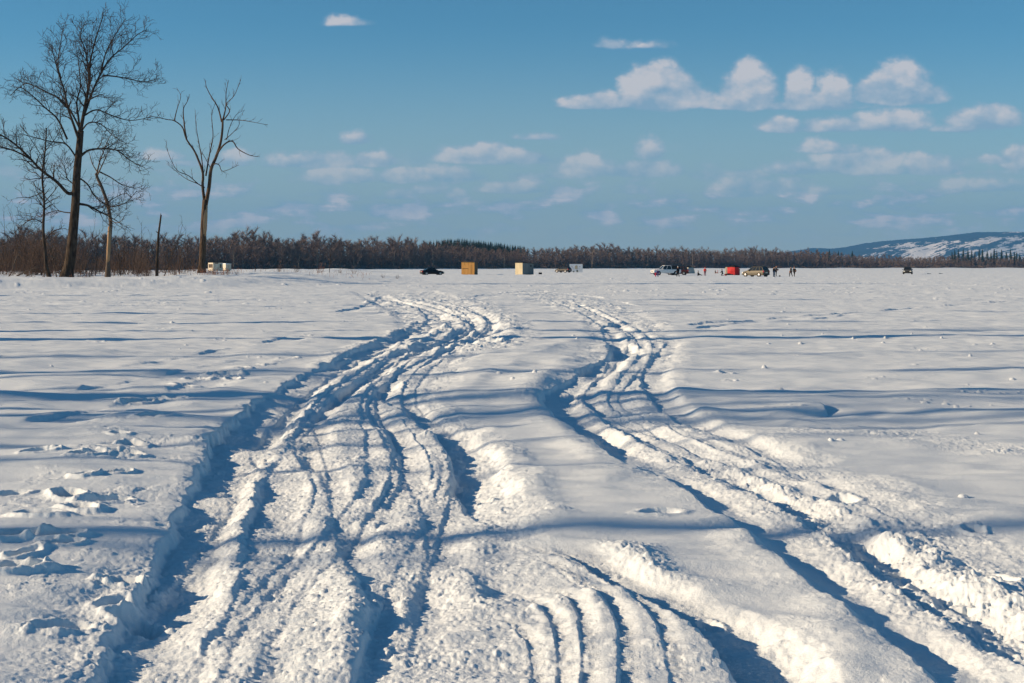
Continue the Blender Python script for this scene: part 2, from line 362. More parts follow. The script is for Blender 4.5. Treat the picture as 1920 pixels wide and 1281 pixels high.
# footprints: px, py, radius, depth
PR = random.Random(4)
pits = [(22,1012,.12,.14),(105,1010,.10,.12),(45,1040,.08,.08),(120,1022,.07,.07),(10,1075,.13,.13),(60,1070,.06,.06),(75,968,.12,.10),(150,955,.10,.10),(130,928,.11,.11),(195,935,.12,.08),(160,898,.10,.10),(222,893,.08,.08),(70,862,.10,.06),
        (20,925,.08,.06),(165,868,.10,.08),(235,862,.12,.08),(205,842,.09,.07),(250,832,.11,.10),(225,820,.08,.06),(285,788,.12,.08),(258,752,.14,.12),(290,748,.1,.08),(330,742,.12,.06),(345,722,.12,.08),(372,708,.13,.07),
        (420,700,.16,.09),(437,708,.10,.06),(455,692,.13,.08),(500,684,.14,.06),(540,672,.12,.06),(215,1120,.10,.06),(120,1165,.09,.05),(230,1085,.08,.05),(255,1140,.10,.06),
        (1362,703,.10,.04),(1368,712,.09,.04),(1745,1085,.06,.07),(1870,1082,.09,.08),(1800,1120,.06,.05),(1690,1050,.06,.06),(1825,990,.08,.05),(915,925,.06,.05),(1330,1150,.05,.04),(1580,930,.12,.05),(1240,965,.1,.04),
        (1070,576,.5,.16),(1120,577,.3,.10),(1048,565,.4,.06),(806,617,.4,.20),(710,568,.5,.18),(806,575,.5,.14),(915,640,.3,.14),(790,556,.8,.10),(845,597,.4,.10),(720,553,.9,.12)]
for (px, py, r, dp) in pits:
    x0, y0 = G(px, py); i0, i1 = np.searchsorted(rr, [math.hypot(x0, y0)-3.5*r, math.hypot(x0, y0)+3.5*r])
    t0 = math.atan2(x0, y0); j0, j1 = np.searchsorted(th, [t0-3.5*r/y0, t0+3.5*r/y0]); sl = (slice(i0, i1), slice(j0, j1))
    an = PR.uniform(0, PI); ex, ey = X[sl]-x0, Y[sl]-y0
    d = np.sqrt(((ex*math.cos(an)+ey*math.sin(an))*.75)**2+((-ex*math.sin(an)+ey*math.cos(an))*1.25)**2)
    d = d*(1+1.6*WX[sl]) + WX[sl]*.45
    Z[sl] += -dp*.95*smooth((r*1.3-d)/(r*.8)) + .3*dp*np.exp(-((d-r*1.35)/(r*.35))**2)
    ROUGH[sl] = np.maximum(ROUGH[sl], .45*np.exp(-(d/(r*1.5))**2)); CHUNK[sl] = np.maximum(CHUNK[sl], .9*np.exp(-((d-r*1.3)/(r*.9))**2)*(r < .3))
area([(-20,1090,.3),(60,1010,.4),(140,950,.4),(190,890,.35),(250,845,.3),(262,790,.3)], rough=.12, e=.4, floor=0, chunk=.5)
area([(330,1150,.2),(290,1080,.2),(330,1010,.1)][::-1], rough=.35, e=.2, floor=0, chunk=.4)

lod = lambda lam: np.clip(lam/(R_*.0028+1e-6)-.6, 0, 1)
# wind drifts: stretched along the wind, calmer inside ruts
open_ = 1 - .8*np.clip(FLOOR, 0, 1)
qx = X + .8*perlin(X/5, Y/4, 31)
Z += open_*((.052*perlin(qx/5.2, Y/2.1, 40) + .034*perlin(qx/2.1, Y/.85, 41)) + .014*perlin(X/.9, Y/.42, 42) + .011*perlin(X/.35, Y/.14, 43)*smooth(.6+1.2*perlin(X/2.2, Y/1.4, 48)))
Z += (.6+.4*open_)*(.017*perlin(X/1.0, Y/.55, 45)+.012*perlin(X/.5, Y/.22, 46)*lod(.3))
Z += .025*perlin(X/1.3, Y/1.3, 44)*np.clip(ROUGH, 0, 1)
leftq = smooth((-1.5-X)/2.5)*smooth((26-Y)/8)*smooth((Y-10)/3)
Z += open_*leftq*(.085*perlin((X+Y*.9)/1.9, (Y-X*.25)/1.4, 47))
# broken texture
rg = np.clip(ROUGH, 0, 1)
lod = lambda lam: np.clip(lam/(R_*.0028+1e-6)-.6, 0, 1)
rid = lambda n: 1-np.abs(n)*1.6
Z += rg*(.022*fbm(X/.50, Y/.30, 51, 2) + .010*perlin(X/.22, Y/.13, 54))
Z += rg*lod(.06)*(.0075*perlin(X/.15, Y/.055, 55) + .0058*perlin(X/.06, Y/.028, 57) + .0048*perlin(X/.024, Y/.015, 60))
Z += (1-rg)*lod(.05)*.0012*perlin(X/.05, Y/.03, 61)
fr = rg*smooth((Y-17)/12)
Z += fr*(.030*perlin(X/.85, Y/.8, 101) + .028*perlin(X/.38, Y/.5, 102) + .030*np.maximum(rid(perlin(X/1.3, Y/1.6, 103))-.55, 0))
sel = INFRONT & (R_ > 17) & (R_ < 120) & (ROUGH > .25)
xs, ys = X[sel], Y[sel]
Z[sel] += fr[sel]*smooth(perlin(xs/2.5, ys/3, 105)*1.5+.45)*(.30*clods(xs+.08*perlin(xs/.3, ys/.3, 104), ys, .52, 12, .30, .12, .36)*.52 + .38*clods(xs, ys, .27, 13, .4, .15, .45)*.27)
sel = INFRONT & (R_ < 90) & ((CHUNK > .03) | (ROUGH > .2))
xs, ys = X[sel], Y[sel]; cm = np.clip(CHUNK[sel]+.22*ROUGH[sel], 0, 1)
wx, wy = xs+.022*perlin(xs/.06, ys/.06, 71)+.012*perlin(xs/.02, ys/.02, 73), ys+.022*perlin(xs/.06, ys/.06, 72)+.012*perlin(xs/.02, ys/.02, 74)
pt = smooth(perlin(xs/.8, ys/.7, 75)*1.2+.45)
add = np.maximum(clods(wx, wy, .17, 1, .35, .2, .5)*.17*.9, clods(wx, wy, .085, 2, .5, .2, .5)*.085*1.0)
add = np.maximum(add, clods(wx, wy, .30, 3, .18, .18, .42)*.30*.7) + clods(wx, wy, .04, 5, .5, .2, .5)*.04*.7
Z[sel] += .34*np.minimum(cm*1.1, 1)*pt*add
Z[sel] += .40*rg[sel]*clods(xs, ys, .045, 6, .5)*.045 + .35*rg[sel]*smooth(perlin(xs/.5, ys/.4, 76)*1.6+.3)*clods(xs+.01*perlin(xs/.03, ys/.03, 78), ys, .09, 7, .35, .12, .38)*.09
# sparse loose lumps over the open field, windblown crust far away
sel = INFRONT & (R_ < 60) & (~sel)
xs, ys = X[sel], Y[sel]
Z[sel] += clods(xs, ys, .55, 8, .06, .03, .08)*.55*1.2 + smooth(perlin(xs/1.5, ys/1.2, 77)*2-.7)*clods(xs, ys, .12, 9, .3, .1, .4)*.12*.7
far = smooth((R_-40)/60)
Z += far*(.05*rid(perlin(X/4, Y/1.7, 80)) + .05*fbm(X/1.6, Y/.9, 81, 2)*smooth(perlin(X/14, Y/9, 83)*1.5+.4))*np.clip(1.2-R_/900, 0, 1)
sel = INFRONT & (R_ > 45) & (R_ < 420)
xs, ys = X[sel], Y[sel]
Z[sel] += smooth((ys-45)/30)*smooth(perlin(xs/30, ys/14, 87)*1.6+.3)*clods(xs, ys*1.0, .9, 10, .30, .05, .22)*.9*.45
# shore bank on the left with the trees, and low banks behind
def shore(x, y):
    edge = np.interp(y, [96, 118, 135, 160, 200, 260, 330, 430], [-60, -22, -17.5, -16, -17, -28, -60, -100])
    b = smooth((edge+6-x)/16)*smooth((y-96)/26)*(1-smooth((y-190)/110))
    return b*(.80+.12*np.sin(x*.21+y*.05)+.1*np.sin(y*.13))
Z += shore(X, Y)*(1+.12*perlin(X/6, Y/5, 90)) + .10*smooth((-10-X)/8)*smooth((Y-70)/30)*perlin(X/5, Y/3, 91)*(Y < 420)
bank = np.exp(-((Y-(395+.35*X))/24)**2)*smooth((X+95)/20)*smooth((-28-X)/18)
Z += bank*1.0*(1+.35*perlin(X/14, Y/9, 92))
mound = np.exp(-(((X-13)/12)**2+((Y-276)/4)**2)) + .8*np.exp(-(((X-27)/11)**2+((Y-300)/6)**2))
Z += .22*mound
SHORE_PX = [-900, -200, 0, 400, 900, 1300, 1500, 1920, 2600, 3400]; SHORE_D = [420, 520, 560, 700, 1000, 1250, 1350, 1500, 1650, 1800]
pxs = CX + F*X/np.maximum(Y, .1); sd = np.interp(pxs, SHORE_PX, SHORE_D)
Z += np.where(Y > 300, smooth((Y-sd+6)/30)*1.2 + smooth((Y-sd-40)/400)*6, 0)
hillu = np.exp(-((pxs-880)/75)**2)*smooth((Y-sd-60)/150)*(Y > 300)
Z += hillu*9.0
Z[np.abs(T_) > math.radians(60)] *= .3

def gz(x, y):
    r = math.hypot(x, y); t = math.atan2(x, y)
    i = np.clip(np.searchsorted(rr, r)-1, 0, NR-2); j = np.clip(np.searchsorted(th, t)-1, 0, NT-2)
    a = (r-rr[i])/(rr[i+1]-rr[i]); b = (t-th[j])/(th[j+1]-th[j])
    return float((Z[i, j]*(1-a)+Z[i+1, j]*a)*(1-b)+(Z[i, j+1]*(1-a)+Z[i+1, j+1]*a)*b)

def grid_mesh(name, X, Y, Z, m, close=False):
    n0, n1 = X.shape
    co = np.stack([X, Y, Z], -1).reshape(-1, 3).astype(np.float32)
    a = (np.arange(n0-1)[:, None]*n1+np.arange(n1-1)[None, :])
    q = np.stack([a, a+1, a+n1+1, a+n1], -1).reshape(-1, 4)[:, ::-1].astype(np.int32)
    me = bpy.data.meshes.new(name)
    me.vertices.add(len(co)); me.vertices.foreach_set('co', co.ravel())
    me.loops.add(q.size); me.loops.foreach_set('vertex_index', q.ravel())
    me.polygons.add(len(q)); me.polygons.foreach_set('loop_start', np.arange(0, q.size, 4, dtype=np.int32))
    me.polygons.foreach_set('use_smooth', np.ones(len(q), bool))
    me.update(calc_edges=True); me.materials.append(m)
    o = bpy.data.objects.new(name, me); COL.objects.link(o); return o

snow = mat('snow', (.71, .79, .86), rough=.75, spec=.15)
nt = snow.node_tree; b_ = nt.nodes['Principled BSDF']
geo = nt.nodes.new('ShaderNodeNewGeometry')
n1 = nt.nodes.new('ShaderNodeTexNoise'); n1.inputs['Scale'].default_value = 80; n1.inputs['Detail'].default_value = 4; n1.inputs['Roughness'].default_value = .7
bp = nt.nodes.new('ShaderNodeBump'); bp.inputs['Strength'].default_value = .5; bp.inputs['Distance'].default_value = .012
nt.links.new(geo.outputs['Position'], n1.inputs['Vector']); nt.links.new(n1.outputs['Fac'], bp.inputs['Height']); nt.links.new(bp.outputs[0], b_.inputs['Normal'])
snow_field = tag(grid_mesh('snow_field', X, Y, Z, snow), 'wide snow covered lake rutted by vehicle tracks', kind='structure')
# closing strip behind the camera point
MB().add([(0, 0, 0)] + [(float(X[0, j]), float(Y[0, j]), float(Z[0, j])) for j in range(NT)], [(0, j+2, j+1) for j in range(NT-1)] + [(0, 1, NT)]) \
    .build('snow_patch', snow)['kind'] = 'structure'
# ------------------------------------------------------------------ camera, sun, sky
cam_d = bpy.data.cameras.new('camera'); cam = bpy.data.objects.new('camera', cam_d); COL.objects.link(cam)
cam.location = (0, 0, H); cam.rotation_euler = (PI/2, 0, 0)
cam_d.sensor_width = 36; cam_d.lens = 36*F/1920; cam_d.shift_y = -(640.5-HY)/1920
cam_d.clip_start = .1; cam_d.clip_end = 60000
SC.camera = cam
SD = Vector((-math.cos(SUN_AZ)*math.cos(SUN_EL), -math.sin(SUN_AZ)*math.cos(SUN_EL), math.sin(SUN_EL)))
sl_ = bpy.data.lights.new('sun', 'SUN'); sl_.energy = 5.0; sl_.angle = math.radians(.5); sl_.color = (1, .74, .47)
so = bpy.data.objects.new('sun', sl_); COL.objects.link(so); so.rotation_euler = SD.to_track_quat('Z', 'Y').to_euler(); so.location = (-50, 0, 80)
SC.view_settings.view_transform = 'Standard'; SC.view_settings.look = 'None'; SC.view_settings.exposure = 0.58
SC.cycles.diffuse_bounces = 1; SC.cycles.max_bounces = 6; SC.view_settings.gamma = 1

w = bpy.data.worlds.new('World'); SC.world = w; w.use_nodes = True; nt = w.node_tree
for n in list(nt.nodes): nt.nodes.remove(n)
N = nt.nodes.new; Lk = nt.links.new
def M(op, a, b=None, c=None, clamp=False):
    n = N('ShaderNodeMath'); n.operation = op; n.use_clamp = clamp
    for i, v in enumerate((a, b, c)):
        if v is None: continue
        if isinstance(v, (int, float)): n.inputs[i].default_value = v
        else: Lk(v, n.inputs[i])
    return n.outputs[0]
out = N('ShaderNodeOutputWorld'); sky = N('ShaderNodeTexSky'); sky.sky_type = 'NISHITA'; sky.sun_disc = False
sky.sun_elevation = SUN_EL; sky.sun_rotation = math.atan2(SD.x, SD.y); sky.altitude = 100
sky.air_density = .7; sky.dust_density = 0; sky.ozone_density = 5
bg = N('ShaderNodeBackground'); bg.inputs['Strength'].default_value = 0.088
tn = N('ShaderNodeMix'); tn.data_type = 'RGBA'; tn.blend_type = 'MULTIPLY'; tn.inputs['Factor'].default_value = 1   # the photograph's cool white balance
Lk(sky.outputs[0], tn.inputs['A']); tn.inputs['B'].default_value = (.66, .94, .78, 1); Lk(tn.outputs['Result'], bg.inputs[0])
tc = N('ShaderNodeTexCoord'); sep = N('ShaderNodeSeparateXYZ'); Lk(tc.outputs['Generated'], sep.inputs[0])
yy = M('MAXIMUM', sep.outputs['Y'], .02)
u = M('DIVIDE', sep.outputs['X'], yy); v = M('DIVIDE', sep.outputs['Z'], yy)   # tangent-plane coordinates of the northern sky
cmb = N('ShaderNodeCombineXYZ'); Lk(u, cmb.inputs[0]); Lk(v, cmb.inputs[1])
def noise(vec, scale, det, rough=.55, off=(0, 0, 0), st=(1, 1, 1)):
    mp = N('ShaderNodeMapping'); mp.inputs['Location'].default_value = off; mp.inputs['Scale'].default_value = st; Lk(vec, mp.inputs['Vector'])
    n = N('ShaderNodeTexNoise'); n.inputs['Scale'].default_value = scale; n.inputs['Detail'].default_value = det; n.inputs['Roughness'].default_value = rough
    Lk(mp.outputs[0], n.inputs['Vector']); return n.outputs['Fac']
nA = noise(cmb.outputs[0], 34, 6, .52, st=(1, 1.4, 1))
nB = noise(cmb.outputs[0], 34, 6, .52, off=(.006, -.008, 0), st=(1, 1.4, 1))   # towards the sun
nF = noise(cmb.outputs[0], 120, 5, .6, off=(7, 2, 0), st=(1, 1.3, 1))
nW = noise(cmb.outputs[0], 20, 5, .6, off=(3, 1, 0), st=(1, 4.2, 1))
# blob group
gr = bpy.data.node_groups.new('cloud_puff', 'ShaderNodeTree')
for nm in ('u', 'v', 'cu', 'cv', 'ru', 'rv', 'amp'): gr.interface.new_socket(nm, in_out='INPUT', socket_type='NodeSocketFloat')
gr.interface.new_socket('e', in_out='OUTPUT', socket_type='NodeSocketFloat'); gr.interface.new_socket('s', in_out='OUTPUT', socket_type='NodeSocketFloat'); gr.interface.new_socket('w', in_out='OUTPUT', socket_type='NodeSocketFloat')
gi = gr.nodes.new('NodeGroupInput'); go = gr.nodes.new('NodeGroupOutput')
def GM(op, a, b=None, c=None):
    n = gr.nodes.new('ShaderNodeMath'); n.operation = op
    for i, q in enumerate((a, b, c)):
        if q is None: continue
        if isinstance(q, (int, float)): n.inputs[i].default_value = q
        else: gr.links.new(q, n.inputs[i])
    return n.outputs[0]
I = gi.outputs
du = GM('DIVIDE', GM('SUBTRACT', I['u'], I['cu']), I['ru']); dv = GM('DIVIDE', GM('SUBTRACT', I['v'], I['cv']), I['rv'])
low = GM('MULTIPLY', GM('MINIMUM', dv, 0), 3.2); dv2 = GM('ADD', GM('MAXIMUM', dv, 0), low)
d_ = GM('SQRT', GM('ADD', GM('MULTIPLY', du, du), GM('MULTIPLY', dv2, dv2)))
e_ = GM('MULTIPLY', GM('SUBTRACT', 1, d_), I['amp'])
gr.links.new(e_, go.inputs['e'])
inside = GM('MAXIMUM', GM('SUBTRACT', 1.15, d_), 0)
gr.links.new(GM('MULTIPLY', GM('ADD', GM('MULTIPLY', dv, 1.0), GM('MULTIPLY', du, -.42)), inside), go.inputs['s']); gr.links.new(inside, go.inputs['w'])
# px, py of the flat base centre, half width, height above the base, density
puffs = [(1090,203,38,22,.8),(1135,202,40,26,.8),(1238,200,66,64,1.45),(1185,200,30,32,.8),(1295,200,38,34,.75),(1408,198,47,62,1.25),(1355,203,45,22,.7),(1497,200,26,56,1.0),(1568,198,34,48,.85),(1460,205,150,16,.6),(1535,205,60,32,.75),
         (1680,190,58,58,1.25),(1640,190,40,38,1.),(1735,192,42,26,.65),(1640,203,60,12,.4),(1465,247,38,24,.85),(1560,246,60,24,.7),(1670,244,75,32,.8),(1780,248,50,16,.5),(1850,238,75,36,.85),(1500,222,60,12,.35),
         (1540,286,52,22,.6),(1600,324,100,38,.8),(1500,326,70,26,.6),(1740,322,60,28,.7),(1700,328,130,18,.5),(1915,316,34,36,1.),(1860,306,26,14,.6),(1110,328,62,34,.75),(1190,330,90,26,.7),(1215,298,28,30,.55),(1380,318,50,18,.4),
         (1390,366,50,32,.75),(1440,362,60,24,.6),(1550,366,80,18,.45),(1840,360,110,24,.6),(1130,370,70,12,.3),(1290,366,60,12,.3),
         (910,306,80,32,.8),(990,306,45,22,.7),(860,300,45,22,.6),(705,312,40,26,.8),(560,314,80,26,.6),(630,312,45,22,.55),(640,342,70,26,.85),(760,342,60,26,.75),(830,340,80,26,.6),(445,304,32,20,.7),(400,312,120,14,.45),(300,300,60,16,.5),
         (668,270,28,22,.8),(650,48,36,14,.45),(1142,90,32,16,.42),(1200,90,40,12,.3),(622,212,30,12,.4),(1000,262,50,12,.45),(960,362,58,20,.75),(755,372,34,18,.6),(800,364,40,22,.5),(855,374,20,18,.6),(770,376,90,10,.4),(890,386,40,10,.45),
         (300,210,40,10,.4),(620,395,50,10,.3),(990,420,50,10,.35),(1130,386,70,14,.4),(1340,394,110,12,.35),(1500,402,120,14,.4),(1300,424,100,10,.3),(1600,398,110,12,.35),(700,404,70,10,.25),(1020,398,60,12,.35),(1750,392,110,12,.3),(2020,250,80,40,.9),(2100,330,90,40,.9),(-120,320,120,40,.8),(-300,250,90,50,.9)]
puffs = [q for q in puffs if q[4] > .42 or q[1] < 100]
E = S = WS = None
for (px, py, rx, ry, a) in puffs:
    g = N('ShaderNodeGroup'); g.node_tree = gr
    Lk(u, g.inputs['u']); Lk(v, g.inputs['v'])
    for nm, q in (('cu', (px-CX)/F), ('cv', (HY-py+ry*.22)/F), ('ru', rx*1.42/F), ('rv', ry*1.30/F), ('amp', a)): g.inputs[nm].default_value = q
    E = g.outputs['e'] if E is None else M('MAXIMUM', E, g.outputs['e'])
    S = g.outputs['s'] if S is None else M('ADD', S, g.outputs['s'])
    WS = g.outputs['w'] if WS is None else M('ADD', WS, g.outputs['w'])
dens = M('ADD', M('ADD', M('MULTIPLY', E, 1.35), M('MULTIPLY', M('SUBTRACT', nA, .5), 1.15)), M('MULTIPLY', M('SUBTRACT', nF, .5), .45))
wisp = M('MULTIPLY', M('SUBTRACT', M('ADD', nW, M('MULTIPLY', M('SUBTRACT', nA, .5), .5)), .50, None), 1.1)
band = M('MULTIPLY', M('SUBTRACT', 1, M('DIVIDE', v, .088)), 2.2, clamp=True)
band2 = M('MULTIPLY', M('DIVIDE', M('SUBTRACT', v, .012), .02), 1, clamp=True)
wmask = M('MULTIPLY', band, band2)
def srange(x, a, b):
    n = N('ShaderNodeMapRange'); n.interpolation_type = 'SMOOTHSTEP'; n.inputs['From Min'].default_value = a; n.inputs['From Max'].default_value = b
    Lk(x, n.inputs['Value']); return n.outputs[0]
cover = srange(dens, .0, .46)
lowk = srange(v, .015, .11)
alpha = M('MAXIMUM', M('MULTIPLY', cover, M('ADD', .32, M('MULTIPLY', lowk, .42))), M('MULTIPLY', M('MULTIPLY', srange(wisp, -.07, .15), wmask), .85))
front = srange(sep.outputs['Y'], .15, .5)
alpha = M('MULTIPLY', alpha, M('MULTIPLY', front, srange(v, .002, .03)))
lit = M('ADD', M('ADD', M('MULTIPLY', M('DIVIDE', S, M('MAXIMUM', WS, .05)), .95), M('ADD', M('MULTIPLY', M('SUBTRACT', nA, nB), 2.4), M('MULTIPLY', M('SUBTRACT', nF, .5), .5))), .27)
lit = M('MULTIPLY', lit, srange(dens, .0, .55))
lit = M('MAXIMUM', lit, M('ADD', M('MULTIPLY', M('MULTIPLY', srange(wisp, -.05, .16), wmask), .60), M('MULTIPLY', M('SUBTRACT', nA, nB), 1.6)))
ramp = N('ShaderNodeValToRGB'); el = ramp.color_ramp.elements
el[0].position = 0.0; el[0].color = (.19, .275, .36, 1); el[1].position = .85; el[1].color = (.52, .465, .45, 1)
m_ = el.new(.40); m_.color = (.32, .35, .40, 1)
Lk(lit, ramp.inputs[0])
veil = N('ShaderNodeMixShader'); vb = N('ShaderNodeBackground'); vb.inputs[0].default_value = (.295, .325, .295, 1)   # thin high veil low in the sky
Lk(M('MULTIPLY', M('SUBTRACT', 1, srange(v, -.02, .18)), 1.0), veil.inputs[0]); Lk(bg.outputs[0], veil.inputs[1]); Lk(vb.outputs[0], veil.inputs[2])
cb = N('ShaderNodeBackground'); Lk(ramp.outputs[0], cb.inputs[0]); cb.inputs['Strength'].default_value = 1.0
mixs = N('ShaderNodeMixShader'); Lk(alpha, mixs.inputs[0]); Lk(veil.outputs[0], mixs.inputs[1]); Lk(cb.outputs[0], mixs.inputs[2]); Lk(mixs.outputs[0], out.inputs['Surface'])
w.cycles.sampling_method = 'MANUAL'; w.cycles.sample_map_resolution = 1024
# thin winter air
hz = bpy.data.materials.new('haze'); hz.use_nodes = True; hn = hz.node_tree
hn.nodes.remove(hn.nodes['Principled BSDF'])
pv = hn.nodes.new('ShaderNodeVolumePrincipled'); pv.inputs['Color'].default_value = (.13, .46, 1, 1); pv.inputs['Density'].default_value = 7e-5; pv.inputs['Anisotropy'].default_value = 0.0
hn.links.new(pv.outputs[0], hn.nodes['Material Output'].inputs['Volume'])
HAZE = MB().box(-9000, 9000, -600, 13500, -1.5, 560).build('haze', hz); HAZE['kind'] = 'stuff'; HAZE['label'] = 'thin blue winter haze over the lake'
# ------------------------------------------------------------------ near trees
bark = mat('bark_dark', (.028, .021, .017), .95, .1, bump=((9, 9, 3), .8, .05), var=((6, 6, 1.2), .12, (.075, .058, .045)))
bark_twig = mat('bark_twig', (.060, .044, .035), .9, .1)
bark_grey = mat('bark_grey', (.13, .105, .085), .9, .1, bump=((12, 12, 3), .5, .03), var=((8, 8, 1.5), .1, (.10, .08, .065)))
bare_wood = mat('bare_wood', (.42, .30, .19), .85, .1, bump=((30, 30, 2), .4, .02), var=((14, 14, 1), .12, (.26, .17, .10)))
dead_bark = mat('dead_bark', (.05, .034, .025), .95, .1, bump=((12, 12, 2), .7, .04), var=((8, 8, 1), .1, (.12, .085, .06)))
dead_twig = mat('dead_twig', (.095, .068, .050), .9, .1)
RT = random.Random(7)

def wobble_path(p, d, L, n, R, bend=.25, up=.0):
    pts = [p.copy()]; d = d.normalized()
    for i in range(n):
        d = (d + Vector((R.gauss(0, bend), R.gauss(0, bend), R.gauss(0, bend)+up))/n*1.6).normalized()
        p = p + d*(L/n); pts.append(p.copy())
    return pts
def spawn(mb, pts, r0, r1, R, level, maxlevel, dens, lenk, minr, up=.25, spread=(.5, 1.1), t0=.15, depthk=1.0):
    """side shoots along a limb, level by level down to the twigs"""
    L = sum((pts[i+1]-pts[i]).length for i in range(len(pts)-1))
    n = max(2, int(L*dens[level]*R.uniform(.8, 1.2)))
    seglen = [(pts[i+1]-pts[i]).length for i in range(len(pts)-1)]
    ga = R.uniform(0, 6)
    for k in range(n):
        t = t0+(1-t0)*(k+R.random())/n; s = t*L; i = 0
        while i < len(seglen)-1 and s > seglen[i]: s -= seglen[i]; i += 1
        q = pts[i].lerp(pts[i+1], min(1, s/max(seglen[i], 1e-6))); ax = (pts[i+1]-pts[i]).normalized()
        ga += 2.4+R.uniform(-.5, .5)
        a = ax.cross(Vector((.3, .2, 1))).normalized(); b = ax.cross(a)
        ang = R.uniform(*spread)
        d = ax*math.cos(ang)+(a*math.cos(ga)+b*math.sin(ga))*math.sin(ang)
        d.z += up*(.5+R.random()*.6); d.normalize()
        rr_ = max(minr, (r0+(r1-r0)*t)*R.uniform(.38, .62)); ll = lenk[level]*R.uniform(.55, 1.25)*(1-.45*t)
        ns = 4 if level < 2 else 3
        pp = wobble_path(q, d, ll, ns, R, .35, up*.25)
        mb.tube(pp, [rr_+(max(minr*.6, rr_*.3)-rr_)*j/ns for j in range(ns+1)], 5 if level == 0 else 3, cap=False)
        if level < maxlevel: spawn(mb, pp, rr_, rr_*.35, R, level+1, maxlevel, dens, lenk, minr, up, spread, .12)

def px_path(P, d, zb, R, dep):
    """limb traced on the photograph -> metres at distance d, with its own wander in depth"""
    out = []; y = dep
    for (px, py) in P:
        out.append(Vector((at(px, d), y, H-(py-HY)/F*d-zb)));
    return out
def smooth_path(pts, n=4):
    A = catmull([tuple(p) for p in pts], n); return [Vector(p) for p in A]
def limb_tree(name, label, d, basepx, limbs, mats, dens, lenk, minr, maxlevel, seed, up=.25, spread=(.5, 1.1)):
    R = random.Random(seed); bx = at(basepx[0], d); gz0 = gz(bx, d)
    root = empty(name, (bx, d, gz0), 0, label, 'tree')
    tr, cr = MB(), MB()
    for li, (P, r0, r1, y0, y1, sp) in enumerate(limbs):
        k = d/F
        base = []
        nP = len(P)
        for i, (px, py) in enumerate(P):
            t = i/(nP-1); base.append(Vector(((px-basepx[0])*k, y0+(y1-y0)*t+R.gauss(0, .12)*(i > 0), H-(py-HY)*k-gz0)))
        pp = smooth_path(base)
        if li == 0: pp[0].z = min(pp[0].z, -.25)
        n = len(pp)-1
        rad = [max(minr, r0+(r1-r0)*(i/n)**.8) for i in range(n+1)]
        if li == 0: rad[0] *= 1.5; rad[1] *= 1.2
        tr.tube(pp, rad, 10 if r0 > .12 else 6)
        if sp: spawn(cr, pp, r0, r1, R, 0 if sp is True else sp, maxlevel, dens, lenk, minr, up, spread, .2 if li else .45)
    tr.build('trunk', mats[0], root, smooth=True); cr.build('crown', mats[1], root)
    return root

D1 = 134
tall = limb_tree('cottonwood_tree', 'tallest bare tree on the left shore with a thick dark trunk', D1, (124, 523), [
    ([(124,523),(131,485),(138,430),(141,380),(144,330),(148,285),(150,245)], .56, .30, 0, 0, False),
    ([(150,250),(156,215),(161,180),(165,150),(166,120),(172,85),(183,50),(190,25)], .19, .03, 0, .8, True),
    ([(148,262),(140,235),(131,205),(125,170),(118,140),(112,115),(108,92)], .15, .03, 0, -1.8, True),
    ([(158,212),(172,165),(188,130),(205,105),(225,85),(250,62),(268,50)], .12, .03, .2, 1.6, True),
    ([(186,133),(196,100),(210,75),(225,52),(238,36)], .08, .025, .6, -.6, True),
    ([(118,140),(104,115),(96,90),(80,62)][0:1]+[(120,150),(112,120),(118,80),(122,50)], .08, .025, -1, -.4, True),
    ([(165,150),(160,115),(152,85),(142,60),(150,40)], .09, .025, .3, 1.5, True),
    ([(149,240),(128,205),(104,182),(80,170),(55,158),(35,152),(20,160)], .11, .03, 0, 2.2, True),
    ([(128,262),(112,225),(92,205),(70,182),(52,170),(35,185)], .1, .025, -.3, -2.5, True),
    ([(190,140),(215,142),(240,146),(262,150),(288,142)], .08, .025, .4, 2.2, True),
    ([(163,190),(180,183),(198,180),(205,188)], .09, .025, 0, -1.6, True),
    ([(156,218),(178,205),(205,215),(235,222),(270,215)], .09, .025, 0, 2.5, True),
    ([(150,250),(170,232),(195,235),(220,256),(245,270)], .09, .025, 0, -2.4, True),
    ([(149,295),(164,282),(185,278),(212,280),(238,300),(262,312)], .13, .03, 0, 1.8, True),
    ([(146,300),(128,272),(105,268),(80,262),(55,255)], .09, .025, 0, -2.6, True),
    ([(142,330),(165,345),(185,372),(215,388),(245,382),(268,360)], .09, .025, 0, -2, True),
    ([(138,362),(128,362),(112,342),(84,320),(58,290),(30,265),(0,248),(-25,225)], .19, .04, 0, -2.8, True),
    ([(70,302),(45,288),(20,280),(0,282),(-20,292)], .09, .025, -1.6, -3.2, True),
    ([(143,382),(162,385),(180,395),(198,405),(222,420)], .14, .03, 0, 1.4, True),
    ([(139,400),(120,398),(98,395),(70,405),(40,412)], .07, .02, 0, 1.6, True),
    ([(144,350),(125,335),(118,315),(108,300)], .07, .02, 0, 1.2, True),
    ([(150,255),(146,220),(140,190),(145,160),(140,120),(135,90)], .12, .025, 0, 1.4, True),
    ], (bark, bark_twig), [2.5, 3.1, 4.6], [2.4, 1.15, .65], .0165, 2, 3)
